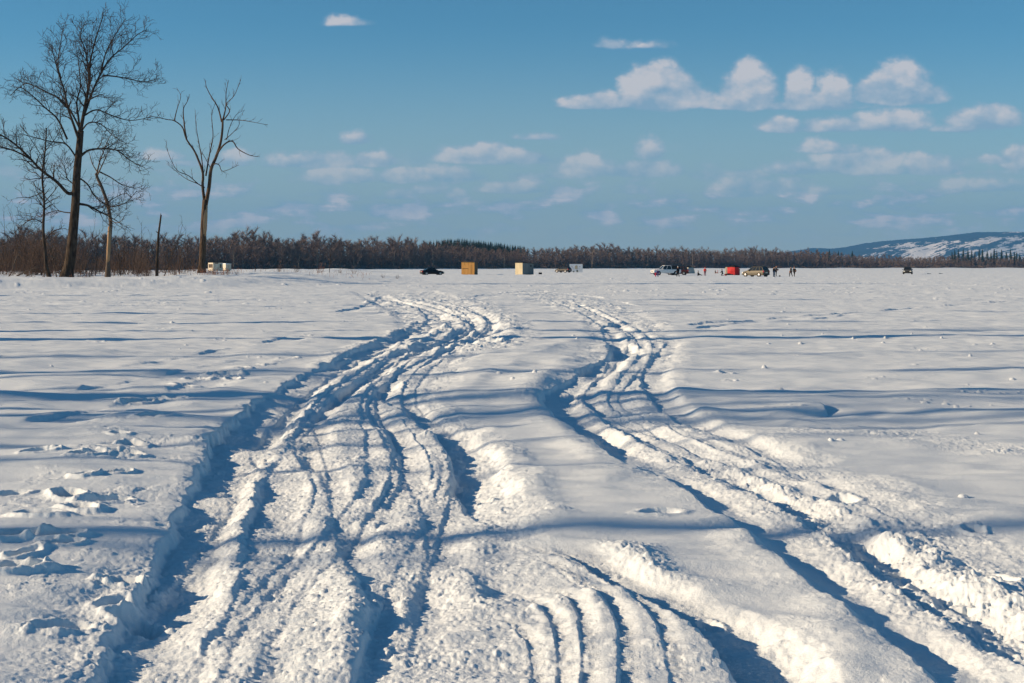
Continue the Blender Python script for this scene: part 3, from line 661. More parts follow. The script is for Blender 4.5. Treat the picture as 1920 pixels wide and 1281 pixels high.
limb_tree('maple_tree', 'slender bare tree standing left of the thick trunk', 131, (96, 531), [
    ([(96,531),(88,500),(84,470),(83,430),(83,380),(81,330),(84,280),(87,240)], .2, .05, 0, 0, True),
    ([(83,420),(70,412),(52,418),(30,440)], .06, .02, 0, -1, True), ([(83,380),(98,360),(110,345),(125,350)], .05, .02, 0, 1, True),
    ([(82,340),(66,325),(50,320),(35,300)], .05, .02, 0, 1.2, True), ([(83,300),(72,280),(58,255),(48,240)], .04, .02, 0, -1, True), ([(84,285),(96,268),(104,250),(110,232)], .04, .02, 0, 1, True),
    ([(84,450),(100,432),(120,428)], .05, .02, 0, 1, True), ([(82,360),(60,370),(38,372)], .05, .02, 0, -1, True),
    ], (bark, bark_twig), [1.5, 2.1, 3.2], [1.9, 1.0, .5], .0145, 2, 5, up=.15)
lean = limb_tree('birch_tree', 'leaning pale bare tree with white lower trunk between thick tree and stub', 138, (202, 512), [
    ([(202,512),(203,480),(205,450),(206,412),(200,380),(191,352),(183,335),(180,325)], .2, .13, 0, 0, False),
    ([(181,328),(186,305),(190,288),(200,262),(210,245)], .09, .02, 0, .6, True), ([(182,330),(196,308),(204,288),(208,270)], .08, .02, 0, -.8, True),
    ([(184,325),(172,308),(165,292),(160,280)], .07, .02, 0, 1, True), ([(186,322),(205,332),(225,345),(250,352),(265,345)], .08, .02, 0, 1.2, True),
    ([(206,412),(218,418),(230,415),(240,400)], .06, .02, 0, -.8, True), ([(193,355),(182,345),(172,350),(160,340)], .05, .02, 0, -1, True),
    ([(200,380),(215,370),(232,362),(245,372)], .05, .02, 0, .8, True),
    ], (bark_grey, bark_twig), [1.6, 2.1, 3.2], [1.8, 1.0, .5], .0145, 2, 9, up=.05)
bw = MB(); k = 138/F; g0 = lean.location.z
bw.tube([Vector(((px-202)*k-.02, -.03, H-(py-HY)*k-g0)) for px, py in ((203,492),(204,470),(205,450),(206,425))], [.16, .185, .18, .155], 8)
bw.build('peeled_bark', bare_wood, lean, smooth=True)['label'] = 'white peeled lower trunk'
dead = limb_tree('dead_tree', 'dead forked tree with peeled tan trunk standing beside the cream camper', 150, (378, 516), [
    ([(378,516),(380,470),(382,420),(385,375)], .36, .30, 0, 0, False),
    ([(384,385),(380,350),(381,325),(372,300),(365,282),(352,262),(345,240),(330,228),(318,226)], .17, .04, .1, -.8, 1),
    ([(386,385),(392,350),(396,318),(404,295),(412,270),(415,245),(416,222)], .22, .10, -.1, .6, False),
    ([(318,226),(300,222),(285,219)], .05, .015, -.8, -1.2, 1), ([(352,262),(347,232),(345,205),(350,190),(354,176)], .09, .02, -.6, .3, 1),
    ([(330,228),(334,205),(338,180),(330,165)], .06, .015, -.8, .4, 1),
    ([(416,225),(422,200),(424,175),(428,150)], .09, .02, .5, .1, 1), ([(414,228),(406,200),(392,178),(383,160),(381,148)], .09, .02, .5, 1.2, 1),
    ([(418,224),(430,208),(425,195),(440,180),(453,150)], .08, .02, .5, -.4, 1), ([(422,224),(450,225),(475,230),(505,236)], .06, .015, .5, -1, 1),
    ([(404,292),(420,272),(436,265),(448,280),(470,292),(487,295)], .12, .02, .2, -.8, 1), ([(420,262),(435,250),(446,235),(448,218)], .05, .015, .3, .6, 1),
    ([(395,318),(403,308),(412,310),(420,322),(450,310)], .08, .02, .2, -.6, 1),
    ([(384,352),(372,345),(355,330),(335,320),(320,290),(316,270)], .07, .015, 0, -1.2, 1), ([(372,345),(345,333),(310,305)], .05, .015, -.3, .8, 1),
    ([(381,325),(375,290),(370,262),(364,230),(362,205)], .08, .015, .1, 1.1, 1), ([(386,330),(392,290),(398,255),(396,215),(402,190)], .09, .015, 0, .7, 1),
    ([(396,318),(380,290),(372,280)], .05, .015, 0, .7, 1), ([(424,262),(428,240),(440,215),(455,205)], .05, .015, .3, 1.0, 1),
    ], (dead_bark, dead_twig), [1.0, 1.2, 1.4], [1.7, 1.1, .6], .016, 2, 12, up=.35, spread=(.35, .8))
bw = MB(); k = 150/F; g0 = dead.location.z
bw.tube([Vector(((px-378)*k, -.07, H-(py-HY)*k-g0)) for px, py in ((382,455),(383,430),(384,405),(386,382))], [.14, .29, .30, .22], 10)
bw.build('peeled_trunk', bare_wood, dead, smooth=True)['label'] = 'tan wood laid bare where bark fell off'
# broken stub and saplings
def stub(name, label, d, P, r0, r1, cat='tree'):
    bx = at(P[0][0], d); g0 = gz(bx, d); k = d/F; root = empty(name, (bx, d, g0), 0, label, cat)
    pts = [Vector(((px-P[0][0])*k, 0, H-(py-HY)*k-g0)) for px, py in P]; pts[0].z = -.2
    m = MB(); n = len(pts)-1; m.tube(pts, [r0+(r1-r0)*i/n for i in range(n+1)], 7)
    m.tube([pts[-2]+Vector((0, 0, .1)), pts[-2]+Vector((-.28, .1, .35))], [r1*.7, .02], 4)
    m.tube([pts[-1]-Vector((r1*.4, 0, .02)), pts[-1]+Vector((-.03, 0, .22))], [r1*.6, .008], 4)
    m.build('trunk', bark, root, smooth=True); return root
stub('broken_tree', 'broken leafless tree stub snapped off above the brush', 140, [(294,517),(295,480),(297,440),(302,403)], .17, .08)
def sapling(name, label, d, px, hgt, seed, cat='sapling', lean_=.15, r=.05, cr=bark_twig):
    R = random.Random(seed); bx = at(px, d); root = empty(name, (bx, d, gz(bx, d)), 0, label, cat)
    m, c = MB(), MB(); pp = wobble_path(Vector((0, 0, -.15)), Vector((lean_, 0, 1)), hgt, 6, R, .2, .02)
    m.tube(pp, [r+(0.012-r)*i/6 for i in range(7)], 5); spawn(c, pp, r, .012, R, 0, 1, [2.2*3/max(hgt, 3), 2.4], [hgt*.33, hgt*.14], .010, .3, (.35, .8), .2)
    m.build('trunk', cr, root); c.build('crown', cr, root); return root
sapling('sapling', 'spindly bare sapling fanning out right of the broken stub', 139, 306, 5.6, 21, lean_=.35)
sapling('sapling', 'small upright bush stem with weeds on the snow, right of the camper', 190, 478, 1.75, 22, lean_=.02, r=.06)
sapling('sapling', 'tall thin bare sapling rising from brush in front of the far wood', 250, 617, 5.5, 23, lean_=-.02, r=.06)
sapling('sapling', 'thin bare sapling just left of the dead forked tree', 150, 336, 4.8, 24, lean_=0, r=.05)
sapling('sapling', 'slanting dark stem between the slender and thick trees', 132, 108, 4.2, 25, lean_=-.2, r=.06)
# fallen limbs
fallen = [('pale curved fallen branch poking out of the snow, nearest the camera', 129.5, [(34,533),(42,523),(54,515),(70,513)], .09),
          ('grey fallen branch leaning behind the pale curved one', 132, [(20,527),(32,517),(50,508),(70,499)], .09),
          ('thin arched branch bent over beside the slender tree', 131, [(82,500),(86,485),(93,480),(101,484),(106,492)], .05),
          ('short dark broken branch lying at the left edge', 131, [(14,522),(22,508),(30,480),(38,476)], .06)]
for lb, d, P, r in fallen:
    bx = at(P[0][0], d); g0 = gz(bx, d); k = d/F
    pts = [Vector(((px-P[0][0])*k, .12*i, H-(py-HY)*k-g0)) for i, (px, py) in enumerate(P)]; pts[0].z = min(pts[0].z, -.05)
    m = MB(); sp_ = smooth_path(pts, 3); n = len(sp_)-1
    m.tube(sp_, [r+(r*.3-r)*i/n for i in range(n+1)], 6)
    R = random.Random(int(P[0][0])); spawn(m, sp_, r, r*.3, R, 0, 0, [.8], [.8], .012, .2)
    o = m.build('fallen_branch', bark_grey, None, smooth=True); o.location = (bx, d, g0); tag(o, lb, 'branch', 'fallen branches on the shore')
# shrubs: four forms, copied one by one
shrub_m = mat('shrub_twig', (.11, .075, .058), .9, .1)
shrub_r = mat('red_twig', (.22, .115, .085), .9, .1)
def shrub_mesh(seed, hgt, n, spreadr, m, nm):
    R = random.Random(seed); b = MB()
    for i in range(n):
        a = R.uniform(0, 2*PI); q = R.uniform(0, spreadr*.35)
        pp = wobble_path(Vector((q*math.cos(a), q*math.sin(a), -.1)), Vector((math.cos(a)*R.uniform(.1, .8), math.sin(a)*R.uniform(.1, .8), 1)), hgt*R.uniform(.55, 1.05), 4, R, .35)
        b.tube(pp, [.03, .026, .02, .015, .01], 3, cap=False)
        spawn(b, pp, .022, .01, R, 0, 1, [2.2, 2.4], [hgt*.34, hgt*.16], .0095, .15, (.4, 1.0), .15)
    return b.build(nm, m)
protos = []
for i, (h_, n_, s_) in enumerate([(3.6, 15, 1.8), (3.0, 13, 2.2), (4.4, 14, 1.7), (2.2, 12, 1.6)]):
    o = shrub_mesh(40+i, h_, n_, s_, shrub_m, 'bare_shrub'); protos.append(o)
RS_ = random.Random(5); first = set()
def place_shrub(kind, px, d, sc, label, group):
    src = protos[kind]; x = at(px, d)
    o = src if kind not in first else src.copy()
    if kind in first: COL.objects.link(o)
    first.add(kind)
    o.location = (x, d, gz(x, d)); o.rotation_euler = (0, 0, RS_.uniform(0, 6.3)); o.scale = (sc, sc, sc*RS_.uniform(.85, 1.15))
    tag(o, label, 'shrub', group); return o
LB = 'dense dark leafless shrub tangled among others on the left shore'
for i in range(85):
    px = RS_.uniform(-60, 372); d = RS_.uniform(146, 235)
    if abs(px-380) < 12: continue
    sc = RS_.uniform(.6, 1.12)*(1.1 if px < 130 else .8 if px > 280 else .95)
    place_shrub(RS_.randrange(4), px, d, sc, LB, 'tangled shrubs behind the shore trees')
for i in range(30):
    px = RS_.uniform(-40, 345); d = RS_.uniform(133, 147)
    place_shrub(RS_.randrange(4), px, d, RS_.uniform(.28, .55), 'low twiggy bush poking out of the snow at the front of the shore brush', 'low bushes in front of the shore trees')
for i in range(9):
    place_shrub(3, RS_.uniform(372, 450), RS_.uniform(140, 150), RS_.uniform(.14, .26), 'tiny twiggy tuft at the foot of the dead forked tree', 'tufts by the dead forked tree')
for px, d, sc, k, lb in [(600, 215, .72, 3, 'reddish low bush at the foot of the tall thin sapling'), (638, 200, .35, 3, 'low sparse bush right of the reddish one on open snow'), (663, 205, .30, 1, 'small tuft of twigs right of the sparse bush'),
                         (745, 176, .30, 3, 'little twiggy tuft on snow before the black car'), (718, 180, .18, 1, 'tiny twig tuft left of the twiggy tuft before the car'), (555, 200, .3, 0, 'thin single-stemmed bush left of the reddish low bush'), (523, 195, .28, 2, 'faint thin bush on the snow, left of the single-stemmed one')]:
    o = place_shrub(k, px, d, sc, lb, None)
    if px == 600: o.data = o.data.copy(); o.data.materials[0] = shrub_r
    if 'group' in o: del o['group']
# weeds: stuff nobody could count
wm = MB()
for i in range(1500):
    if i < 900: px, d = RS_.uniform(-60, 420), RS_.uniform(129, 175)
    elif i < 1250: px, d = RS_.uniform(385, 700), RS_.uniform(150, 215)
    else: px, d = RS_.gauss(400, 22), RS_.gauss(143, 4)
    if RS_.random() > .35+.65*math.sin(px*.09)*math.sin(d*.4+px*.03): continue
    x = at(px, d); z = gz(x, d); h_ = RS_.uniform(.15, .7); w_ = .013
    wm.tube([(x, d, z-.05), (x+RS_.gauss(0, .06), d+RS_.gauss(0, .06), z+h_*.6), (x+RS_.gauss(0, .16), d+RS_.gauss(0, .16), z+h_)], [w_, w_, .006], 3, cap=False)
tag(wm.build('dry_weeds', shrub_r), 'thin dry reddish weed stalks poking through the snow', kind='stuff')

# trees just past the left edge of the view whose long shadows cross the field
def offtree(d, x, hgt, seed, label, r=.28, clear=.55):
    R = random.Random(seed); root = empty('shore_tree', (x, d, gz(x, d)), 0, label, 'tree', 'trees along the near left shore'); t, c = MB(), MB()
    pp = wobble_path(Vector((0, 0, -.2)), Vector((0, 0, 1)), hgt, 10, R, .10, .05)
    t.tube(pp, [r*(1.25 if i == 0 else 1)*(1-.082*i) for i in range(11)], 8); spawn(c, pp, r*.6, .04, R, 0, 2, [1.0, 1.3, 1.8], [3.6, 1.5, .7], .016, .3, (.5, 1.0), clear)
    t.build('trunk', bark, root, smooth=True); c.build('crown', bark_twig, root); return root
offs = [offtree(32.4, -26, 21, 60, 'bare shore tree outside the left edge of the view', .60, .66), offtree(16.6, -50, 25, 61, 'bare shore tree outside the left edge of the view', .34, .48), offtree(13.4, -54, 26, 62, 'bare shore tree outside the left edge of the view', .34, .52)]
for i, (yy_, x) in enumerate([(9.3, -36), (19.3, -28), (16.4, -38),  (18.9, -50), (23.5, -48), (27, -60), (33.4, -40), (38, -46), (44, -42), (52, -45), (61, -50), (72, -56), (84, -56)]):
    copy_tree(offs[1+i % 2], (x, yy_+x*.0524, gz(x, yy_)), i*1.7, .85+.3*((i*37) % 10)/10)
for i, (yy_, x) in enumerate([(12.4, -21), (13.6, -24), (14.9, -22), (16.1, -25), (17.2, -23), (18.6, -26), (20.2, -24), (22.5, -27)]):
    copy_tree(offs[1+i % 2], (x, yy_+x*.0524, gz(x, yy_)), i*2.3, (.42, .42, .33+.05*(i % 3)))
for i, (px, h_) in enumerate([(232, 5.5), (248, 4.4), (262, 6.2), (276, 5.0), (318, 4.6), (226, 3.8), (12, 6.5), (40, 7.2), (64, 6.0), (160, 6.4), (178, 5.2), (352, 3.6)]):
    o = sapling('sapling', 'thin bare sapling rising out of the tangled shore brush', 150+7*(i % 5), px, h_, 300+i, lean_=RS_.uniform(-.2, .2), r=.05); o['group'] = 'saplings in the shore brush'
# ------------------------------------------------------------------ far woods, hills
wood_m = attr_mat('far_wood', (.13, .092, .082), (.29, .225, .185))
pine_m = attr_mat('far_pine', (.018, .035, .028), (.035, .055, .038))
pale_m = mat('pale_wood', (.30, .24, .18), .9, .1)
def bare_proto(seed, slivers=760, h=1.0):
    """bare tree of unit height as loose tapered faces"""
    R = random.Random(seed); V_, T_r = [], []
    def sl(p, q, w0):
        d = q-p; a = Vector((R.gauss(0, 1), R.gauss(0, 1), .1)); n = d.cross(a)
        if n.length < 1e-6: return
        n = n.normalized()*w0
        T_r.append((p-n, p+n, q))
    tr = wobble_path(Vector((0, 0, 0)), Vector((R.gauss(0, .05), R.gauss(0, .05), 1)), .8, 4, R, .08)
    for i in range(4):
        for r_ in range(2): sl(tr[i], tr[i+1], .013*(1-.2*i)); sl(tr[i+1], tr[i], .010*(1-.2*i))
    nb = 16
    for k in range(nb):
        t = .12+.88*(k+R.random())/nb; i = min(3, int(t*4)); q = tr[i].lerp(tr[i+1], t*4-i)
        a = R.uniform(0, 2*PI); L = R.uniform(.16, .34)*(1.15-.55*t); el = R.uniform(.5, 1.15)
        d = Vector((math.cos(a)*math.cos(el), math.sin(a)*math.cos(el), math.sin(el)))
        e = q+d*L; sl(q, e, .006)
        for j in range(slivers//nb):
            s = R.uniform(.15, 1); p = q.lerp(e, s); a2 = R.uniform(0, 2*PI); l2 = R.uniform(.05, .13)
            dd = (d*.5+Vector((math.cos(a2), math.sin(a2), R.uniform(-.1, 1)))*.6).normalized()
            sl(p, p+dd*l2*1.1, .0032)
    return np.array([[tuple(v) for v in t] for t in T_r], np.float32).reshape(-1, 3)
def shrubby_proto(seed, n=150):
    R = random.Random(seed); T_r = []
    for k in range(n):
        a = R.uniform(0, 2*PI); q = Vector((math.cos(a)*R.random()*.5, math.sin(a)*R.random()*.5, R.uniform(0, .5)))
        d = Vector((R.gauss(0, .5), R.gauss(0, .5), R.uniform(.3, 1))).normalized()*R.uniform(.2, .5)
        n_ = d.cross(Vector((R.gauss(0, 1), R.gauss(0, 1), R.gauss(0, 1)))).normalized()*.04
        T_r.append((q-n_, q+n_, q+d))
    return np.array([[tuple(v) for v in t] for t in T_r], np.float32).reshape(-1, 3)
def pine_proto(seed, slim=.16, layers=13, n=9):
    R = random.Random(seed); T_r = []
    for k in range(layers):
        t = k/(layers-1); z = .10+.88*t; r = slim*(1-t)**.85*R.uniform(.75, 1.15)+.006
        for j in range(n):
            a = 2*PI*(j+R.random()*.8)/n; c, s = math.cos(a), math.sin(a); rr_ = r*R.uniform(.65, 1.15); w_ = r*.42
            tip = Vector((c*rr_, s*rr_, z-.035-.04*(1-t)*R.random()))
            T_r.append((Vector((-s*w_*.4, c*w_*.4, z+.03)), Vector((s*w_*.4, -c*w_*.4, z+.02)), tip))
            T_r.append((Vector((c*rr_*.45-s*w_*.8, s*rr_*.45+c*w_*.8, z-.03)), Vector((c*rr_*.45+s*w_*.8, s*rr_*.45-c*w_*.8, z-.035)), Vector((0, 0, z+.06))))
    w_ = .01; T_r.append((Vector((-w_, 0, 0)), Vector((w_, 0, 0)), Vector((0, 0, 1)))); T_r.append((Vector((0, -w_, 0)), Vector((0, w_, 0)), Vector((0, 0, 1))))
    return np.array([[tuple(v) for v in t] for t in T_r], np.float32).reshape(-1, 3)
def scatter_mesh(name, items, protos, m, rng):
    """items: x, y, z, height, width factor, tint"""
    VV, TT = [], []
    for (x, y, z, h_, wf, tint) in items:
        P = protos[rng.integers(len(protos))]; a = rng.random()*2*np.pi; c, s = np.cos(a), np.sin(a)
        q = np.empty_like(P); q[:, 0] = (P[:, 0]*c-P[:, 1]*s)*h_*wf+x; q[:, 1] = (P[:, 0]*s+P[:, 1]*c)*h_*wf+y; q[:, 2] = P[:, 2]*h_+z
        VV.append(q); TT.append(np.full(len(P)//3, tint, np.float32))
    co = np.concatenate(VV); tt = np.concatenate(TT); nf = len(co)//3
    me = bpy.data.meshes.new(name); me.vertices.add(len(co)); me.vertices.foreach_set('co', co.ravel())
    me.loops.add(len(co)); me.loops.foreach_set('vertex_index', np.arange(len(co), dtype=np.int32))
    me.polygons.add(nf); me.polygons.foreach_set('loop_start', np.arange(0, len(co), 3, dtype=np.int32)); me.update(calc_edges=True)
    at_ = me.attributes.new('tint', 'FLOAT', 'FACE'); at_.data.foreach_set('value', tt); me.materials.append(m)
    o = bpy.data.objects.new(name, me); COL.objects.link(o); return o
rg_ = np.random.default_rng(8)
TOPX = [-300,0,60,130,180,230,330,390,430,490,540,580,640,700,760,800,860,930,990,1040,1080,1130,1200,1250,1300,1380,1450,1490,1540,1600,1680,1760,1840,1920,2200,2600]
TOPY = [415,418,416,428,432,430,438,434,430,430,438,434,437,441,440,446,456,461,463,459,455,458,459,463,462,463,462,465,468,474,479,477,479,480,480,480]
BP = [bare_proto(100+i) for i in range(7)]; SB = [shrubby_proto(120+i) for i in range(3)]; PP = [pine_proto(130+i, .15+.03*(i % 3)) for i in range(4)]
items, under = [], []
for row in range(7):
    px = -420.0
    while px < 2450:
        d = np.interp(px, SHORE_PX, SHORE_D)+row*11+rg_.uniform(-4, 4)
        top = np.interp(px, TOPX, TOPY); hh = (HY-top)*d/F+H
        x = at(px, d); z = gz(x, d)
        clump = .90+.09*math.sin(px*.047+row)+.07*math.sin(px*.131+2*row)
        k = (.78+.05*row)*clump*rg_.uniform(.85, 1.12) if row < 6 else clump*rg_.uniform(.94, 1.06)
        tint = np.clip(.25+.35*rg_.random()+(.5 if rg_.random() < .05 else 0)-.03*row, 0, 1)
        if px < 40: k *= .92
        items.append((x, d, z-.3, max(3, (hh-z)*k), rg_.uniform(.9, 1.15), tint))
        px += rg_.uniform(2.6, 5.2)*F/d*(1.0 if row else 1.3)
tag(scatter_mesh('far_woodland', items, BP, wood_m, rg_), 'continuous belt of bare brown trees along the far shore', kind='stuff')
for row in range(9):
    px = -400.0
    while px < 2450:
        d = np.interp(px, SHORE_PX, SHORE_D)-7+row*9+rg_.uniform(-3, 3); x = at(px, d)
        under.append((x, d, gz(x, d)-.4, (rg_.uniform(2.2, 5.2) if row < 4 else rg_.uniform(5, 8.5)) if row else rg_.uniform(1.5, 3.4), 1.5, np.clip(rg_.uniform(.1, .7), 0, 1)))
        px += rg_.uniform(1.8, 3.8)*F/d
tag(scatter_mesh('shore_undergrowth', under, SB, wood_m, rg_), 'low leafless brush along the foot of the far wood', kind='stuff')
# rise with a dark pine wood behind the middle of the belt
hp = []
for i in range(520):
    px = rg_.uniform(790, 985); d = np.interp(px, SHORE_PX, SHORE_D)+rg_.uniform(110, 260); x = at(px, d)
    top = np.interp(px, [790, 815, 845, 870, 905, 940, 965, 985], [452, 449, 445.5, 446, 450, 454, 457, 461])
    hz_ = (HY-top)*d/F+H; g_ = gz(x, d); hh = (hz_-g_)*rg_.uniform(.7, 1.0)
    if hh > 2: hp.append((x, d, g_, hh, 1.1, rg_.random()))
tag(scatter_mesh('pine_wood', hp, PP, pine_m, rg_), 'dark green pine wood on the low rise behind the bare trees', kind='stuff')
# single pale trees in front of the belt
def single(px, d, h_, label, name='pale_tree', m=pale_m, proto=None, cat='tree', group='pale trees in front of the far wood'):
    R = random.Random(int(px)); x = at(px, d)
    root = empty(name, (x, d, gz(x, d)-.2), R.uniform(0, 6), label, cat, group)
    if proto is None:
        pp = wobble_path(Vector((0, 0, 0)), Vector((0, 0, 1)), h_*.9, 5, R, .08)
        t = MB().tube(pp, [.22*(1-.16*i) for i in range(6)], 6); c = MB()
        spawn(c, pp, .12, .05, R, 0, 1, [1.4, 1.6], [h_*.22, h_*.10], .045, .3, (.4, .9), .15)
        t.build('trunk', m, root); c.build('crown', m, root)
    else:
        P = proto*h_; n = len(P)//3
        cr = MB(); cr.v = [tuple(p) for p in P.tolist()]; cr.f = [(3*i, 3*i+1, 3*i+2) for i in range(n)]
        cr.build('crown', m, root, tint=[R.random()*.5]*n); MB().tube([(0, 0, 0), (0, 0, h_*.5), (0, 0, h_*.95)], [.16, .1, .03], 5).build('trunk', bark, root)
    return root
for px, hh, lb in [(438, 11, 'pale slim tree before the wood, next right of the dead forked tree'), (456, 7, 'short pale tree at the wood edge behind the small snow stem'), (560, 9, 'pale bare tree in the wood edge, left of the tall thin sapling'),
                   (738, 12, 'bright tan spreading tree left of the black car'), (768, 9, 'small pale tree right behind the tan spreading tree'), (812, 13, 'pale tree standing directly behind the black car'),
                   (595, 12, 'thin pale trunk behind the reddish low bush'), (664, 8, 'low pale tree between the thin sapling and the black car'), (1110, 17, 'pale tree rising behind the white banner shelter'), (945, 9, 'greyish tree behind the cream hut'), (1215, 12, 'pale thin tree left above the white pickup'),
                   (1298, 13, 'pale thin tree above the dome tent'), (1478, 11, 'pale tree above the walking pair')]:
    single(px, float(np.interp(px, SHORE_PX, SHORE_D))-9, hh, lb)
spr = [(1555,458.5),(1572,470),(1598,470),(1790,468),(1797,467),(1806,466),(1815,468),(1822,468.5),(1836,466.5),(1842,466.5),(1851,470),(1864,465.5),(1869,470),(1878,467.5),(1887,472),(1895,467),(1902,471.5),(1906,472.5),(1912,476),(1785,471.5),(1828,472),(1858,473)]
for i, (px, py) in enumerate(spr):
    d = float(np.interp(px, SHORE_PX, SHORE_D))+30+(i % 3)*10; x = at(px, d); h_ = (HY-py)*d/F+H-gz(x, d)
    if i == 0: py = 470; h_ = (HY-468)*d/F+H-gz(x, d)
    lb = ('spruce standing alone above the wood, left one of the pair under the hill foot' if i == 0 else 'spruce standing alone above the wood, middle of three under the hill foot' if i == 1 else 'spruce standing alone above the wood, right of three under the hill foot') if i < 3 else 'dark pointed spruce in the row above the bare trees under the snowy hill'
    single(px, d, h_+.5, lb, 'spruce_tree', pine_m, PP[i % 4]*np.array([2.1, 2.1, 1], np.float32), 'spruce', 'spruces above the wood under the hill foot' if i < 3 else 'row of spruces under the snowy hill')
# snowy hill range far off
hm = mat('hill_snow', (.7, .7, .72), .9, .05); nt = hm.node_tree; b_ = nt.nodes['Principled BSDF']
av = nt.nodes.new('ShaderNodeAttribute'); av.attribute_name = 'open_snow'
cr = nt.nodes.new('ShaderNodeValToRGB'); cr.color_ramp.elements[0].position = .30; cr.color_ramp.elements[1].position = .75
cr.color_ramp.elements[0].color = (.030, .036, .042, 1); cr.color_ramp.elements[1].color = (.85, .83, .81, 1)
nt.links.new(av.outputs['Fac'], cr.inputs[0]); nt.links.new(cr.outputs[0], b_.inputs['Base Color'])
hx = np.linspace(1350, 3300, 1500); hy = np.linspace(0, 1, 150)
PXg, Tg = np.meshgrid(hx, hy, indexing='xy'); Dg = 8600+2600*Tg
ridge_y = np.interp(PXg, [1350,1470,1520,1560,1585,1620,1660,1700,1750,1790,1830,1870,1920,2000,2200,2500,2800,3300], [505,475,466.5,467.5,464,457,452.5,450,446,441,436.5,436,437,434,438,444,452,470])
top_z = (HY-ridge_y)/F*11200+H
prof = smooth(Tg*1.02)**.85
Xg = (PXg-CX)/F*Dg
gul = fbm(Xg/520-Tg*2.2, Tg*2.5, 200, 3)
Zg = -8+(top_z+8)*prof + 22*gul*np.sin(np.pi*np.clip(Tg, 0, 1)) + 3.5*np.maximum(perlin(Xg/28, Dg/60, 205), -.2)*np.clip(prof, 0, 1)
ys = prof*(HY-ridge_y)                      # height on the hill in photo pixels
qa, qb = PXg*.62-ys*1.5*0+0, ys+PXg*.0
al = (PXg*math.cos(.48)+ys*2.2*math.sin(.48)); ac = (-PXg*math.sin(.48)+ys*2.2*math.cos(.48))
cov = .55*fbm(al/75, ac/15, 210, 2)+.5*fbm(al/16, ac/3.2, 214, 3)+.18*perlin(PXg/3, ys/2, 219)
patch = np.exp(-((PXg-1735)/75)**2)*.75+np.exp(-((PXg-1905)/70)**2)*.55+np.exp(-((PXg-1610)/12)**2)*.35*(ys < 14)+.15*np.exp(-((PXg-1830)/20)**2)+(PXg > 1960)*.4
topf = smooth((prof-.72)/.2)
sn = np.clip(.5+1.7*(cov+patch-.50-.9*topf*(PXg < 1850)-.45*topf*(PXg >= 1850)), 0, 1)
HO = tag(grid_mesh('hills', Xg, Dg, Zg, hm), 'long low wooded hill with snow patches on the horizon', kind='structure')
a_ = HO.data.attributes.new('open_snow', 'FLOAT', 'POINT'); a_.data.foreach_set('value', sn.ravel().astype(np.float32))
# ------------------------------------------------------------------ vehicles
glass = mat('car_glass', (.015, .02, .025), .08, .6)
rubber = mat('tyre_rubber', (.02, .02, .02), .9, .1)
alloy = mat('alloy_rim', (.35, .35, .36), .35, .5, metal=.6)
blackp = mat('black_plastic', (.02, .02, .022), .6, .3)
redlens = mat('red_lens', (.45, .02, .02), .2, .5)
clearl = mat('lamp_glass', (.75, .74, .68), .15, .6)
chrome = mat('chrome', (.6, .6, .6), .2, .5, metal=.9)
def paint(n, c, r=.35): return mat(n, c, .5, .25)
def shell(m, st):
    """st: x, z bottom, z top, half width bottom, half width top -> closed lofted body"""
    o = len(m.v)
    for (x, zb, zt, wb, wt) in st:
        zm = zb+(zt-zb)*.55
        m.v += [(x, -wb*.93, zb), (x, -wb, zb+(zt-zb)*.18), (x, -max(wb, wt), zm), (x, -wt*.97, zt-(zt-zb)*.08), (x, -wt*.86, zt), (x, wt*.86, zt), (x, wt*.97, zt-(zt-zb)*.08), (x, max(wb, wt), zm), (x, wb, zb+(zt-zb)*.18), (x, wb*.93, zb)]
    n = 10
    for i in range(len(st)-1):
        for k in range(n):
            k2 = (k+1) % n; m.f.append((o+i*n+k, o+(i+1)*n+k, o+(i+1)*n+k2, o+i*n+k2))
    m.f.append(tuple(o+k for k in range(n))); m.f.append(tuple(o+(len(st)-1)*n+k for k in range(n))[::-1])
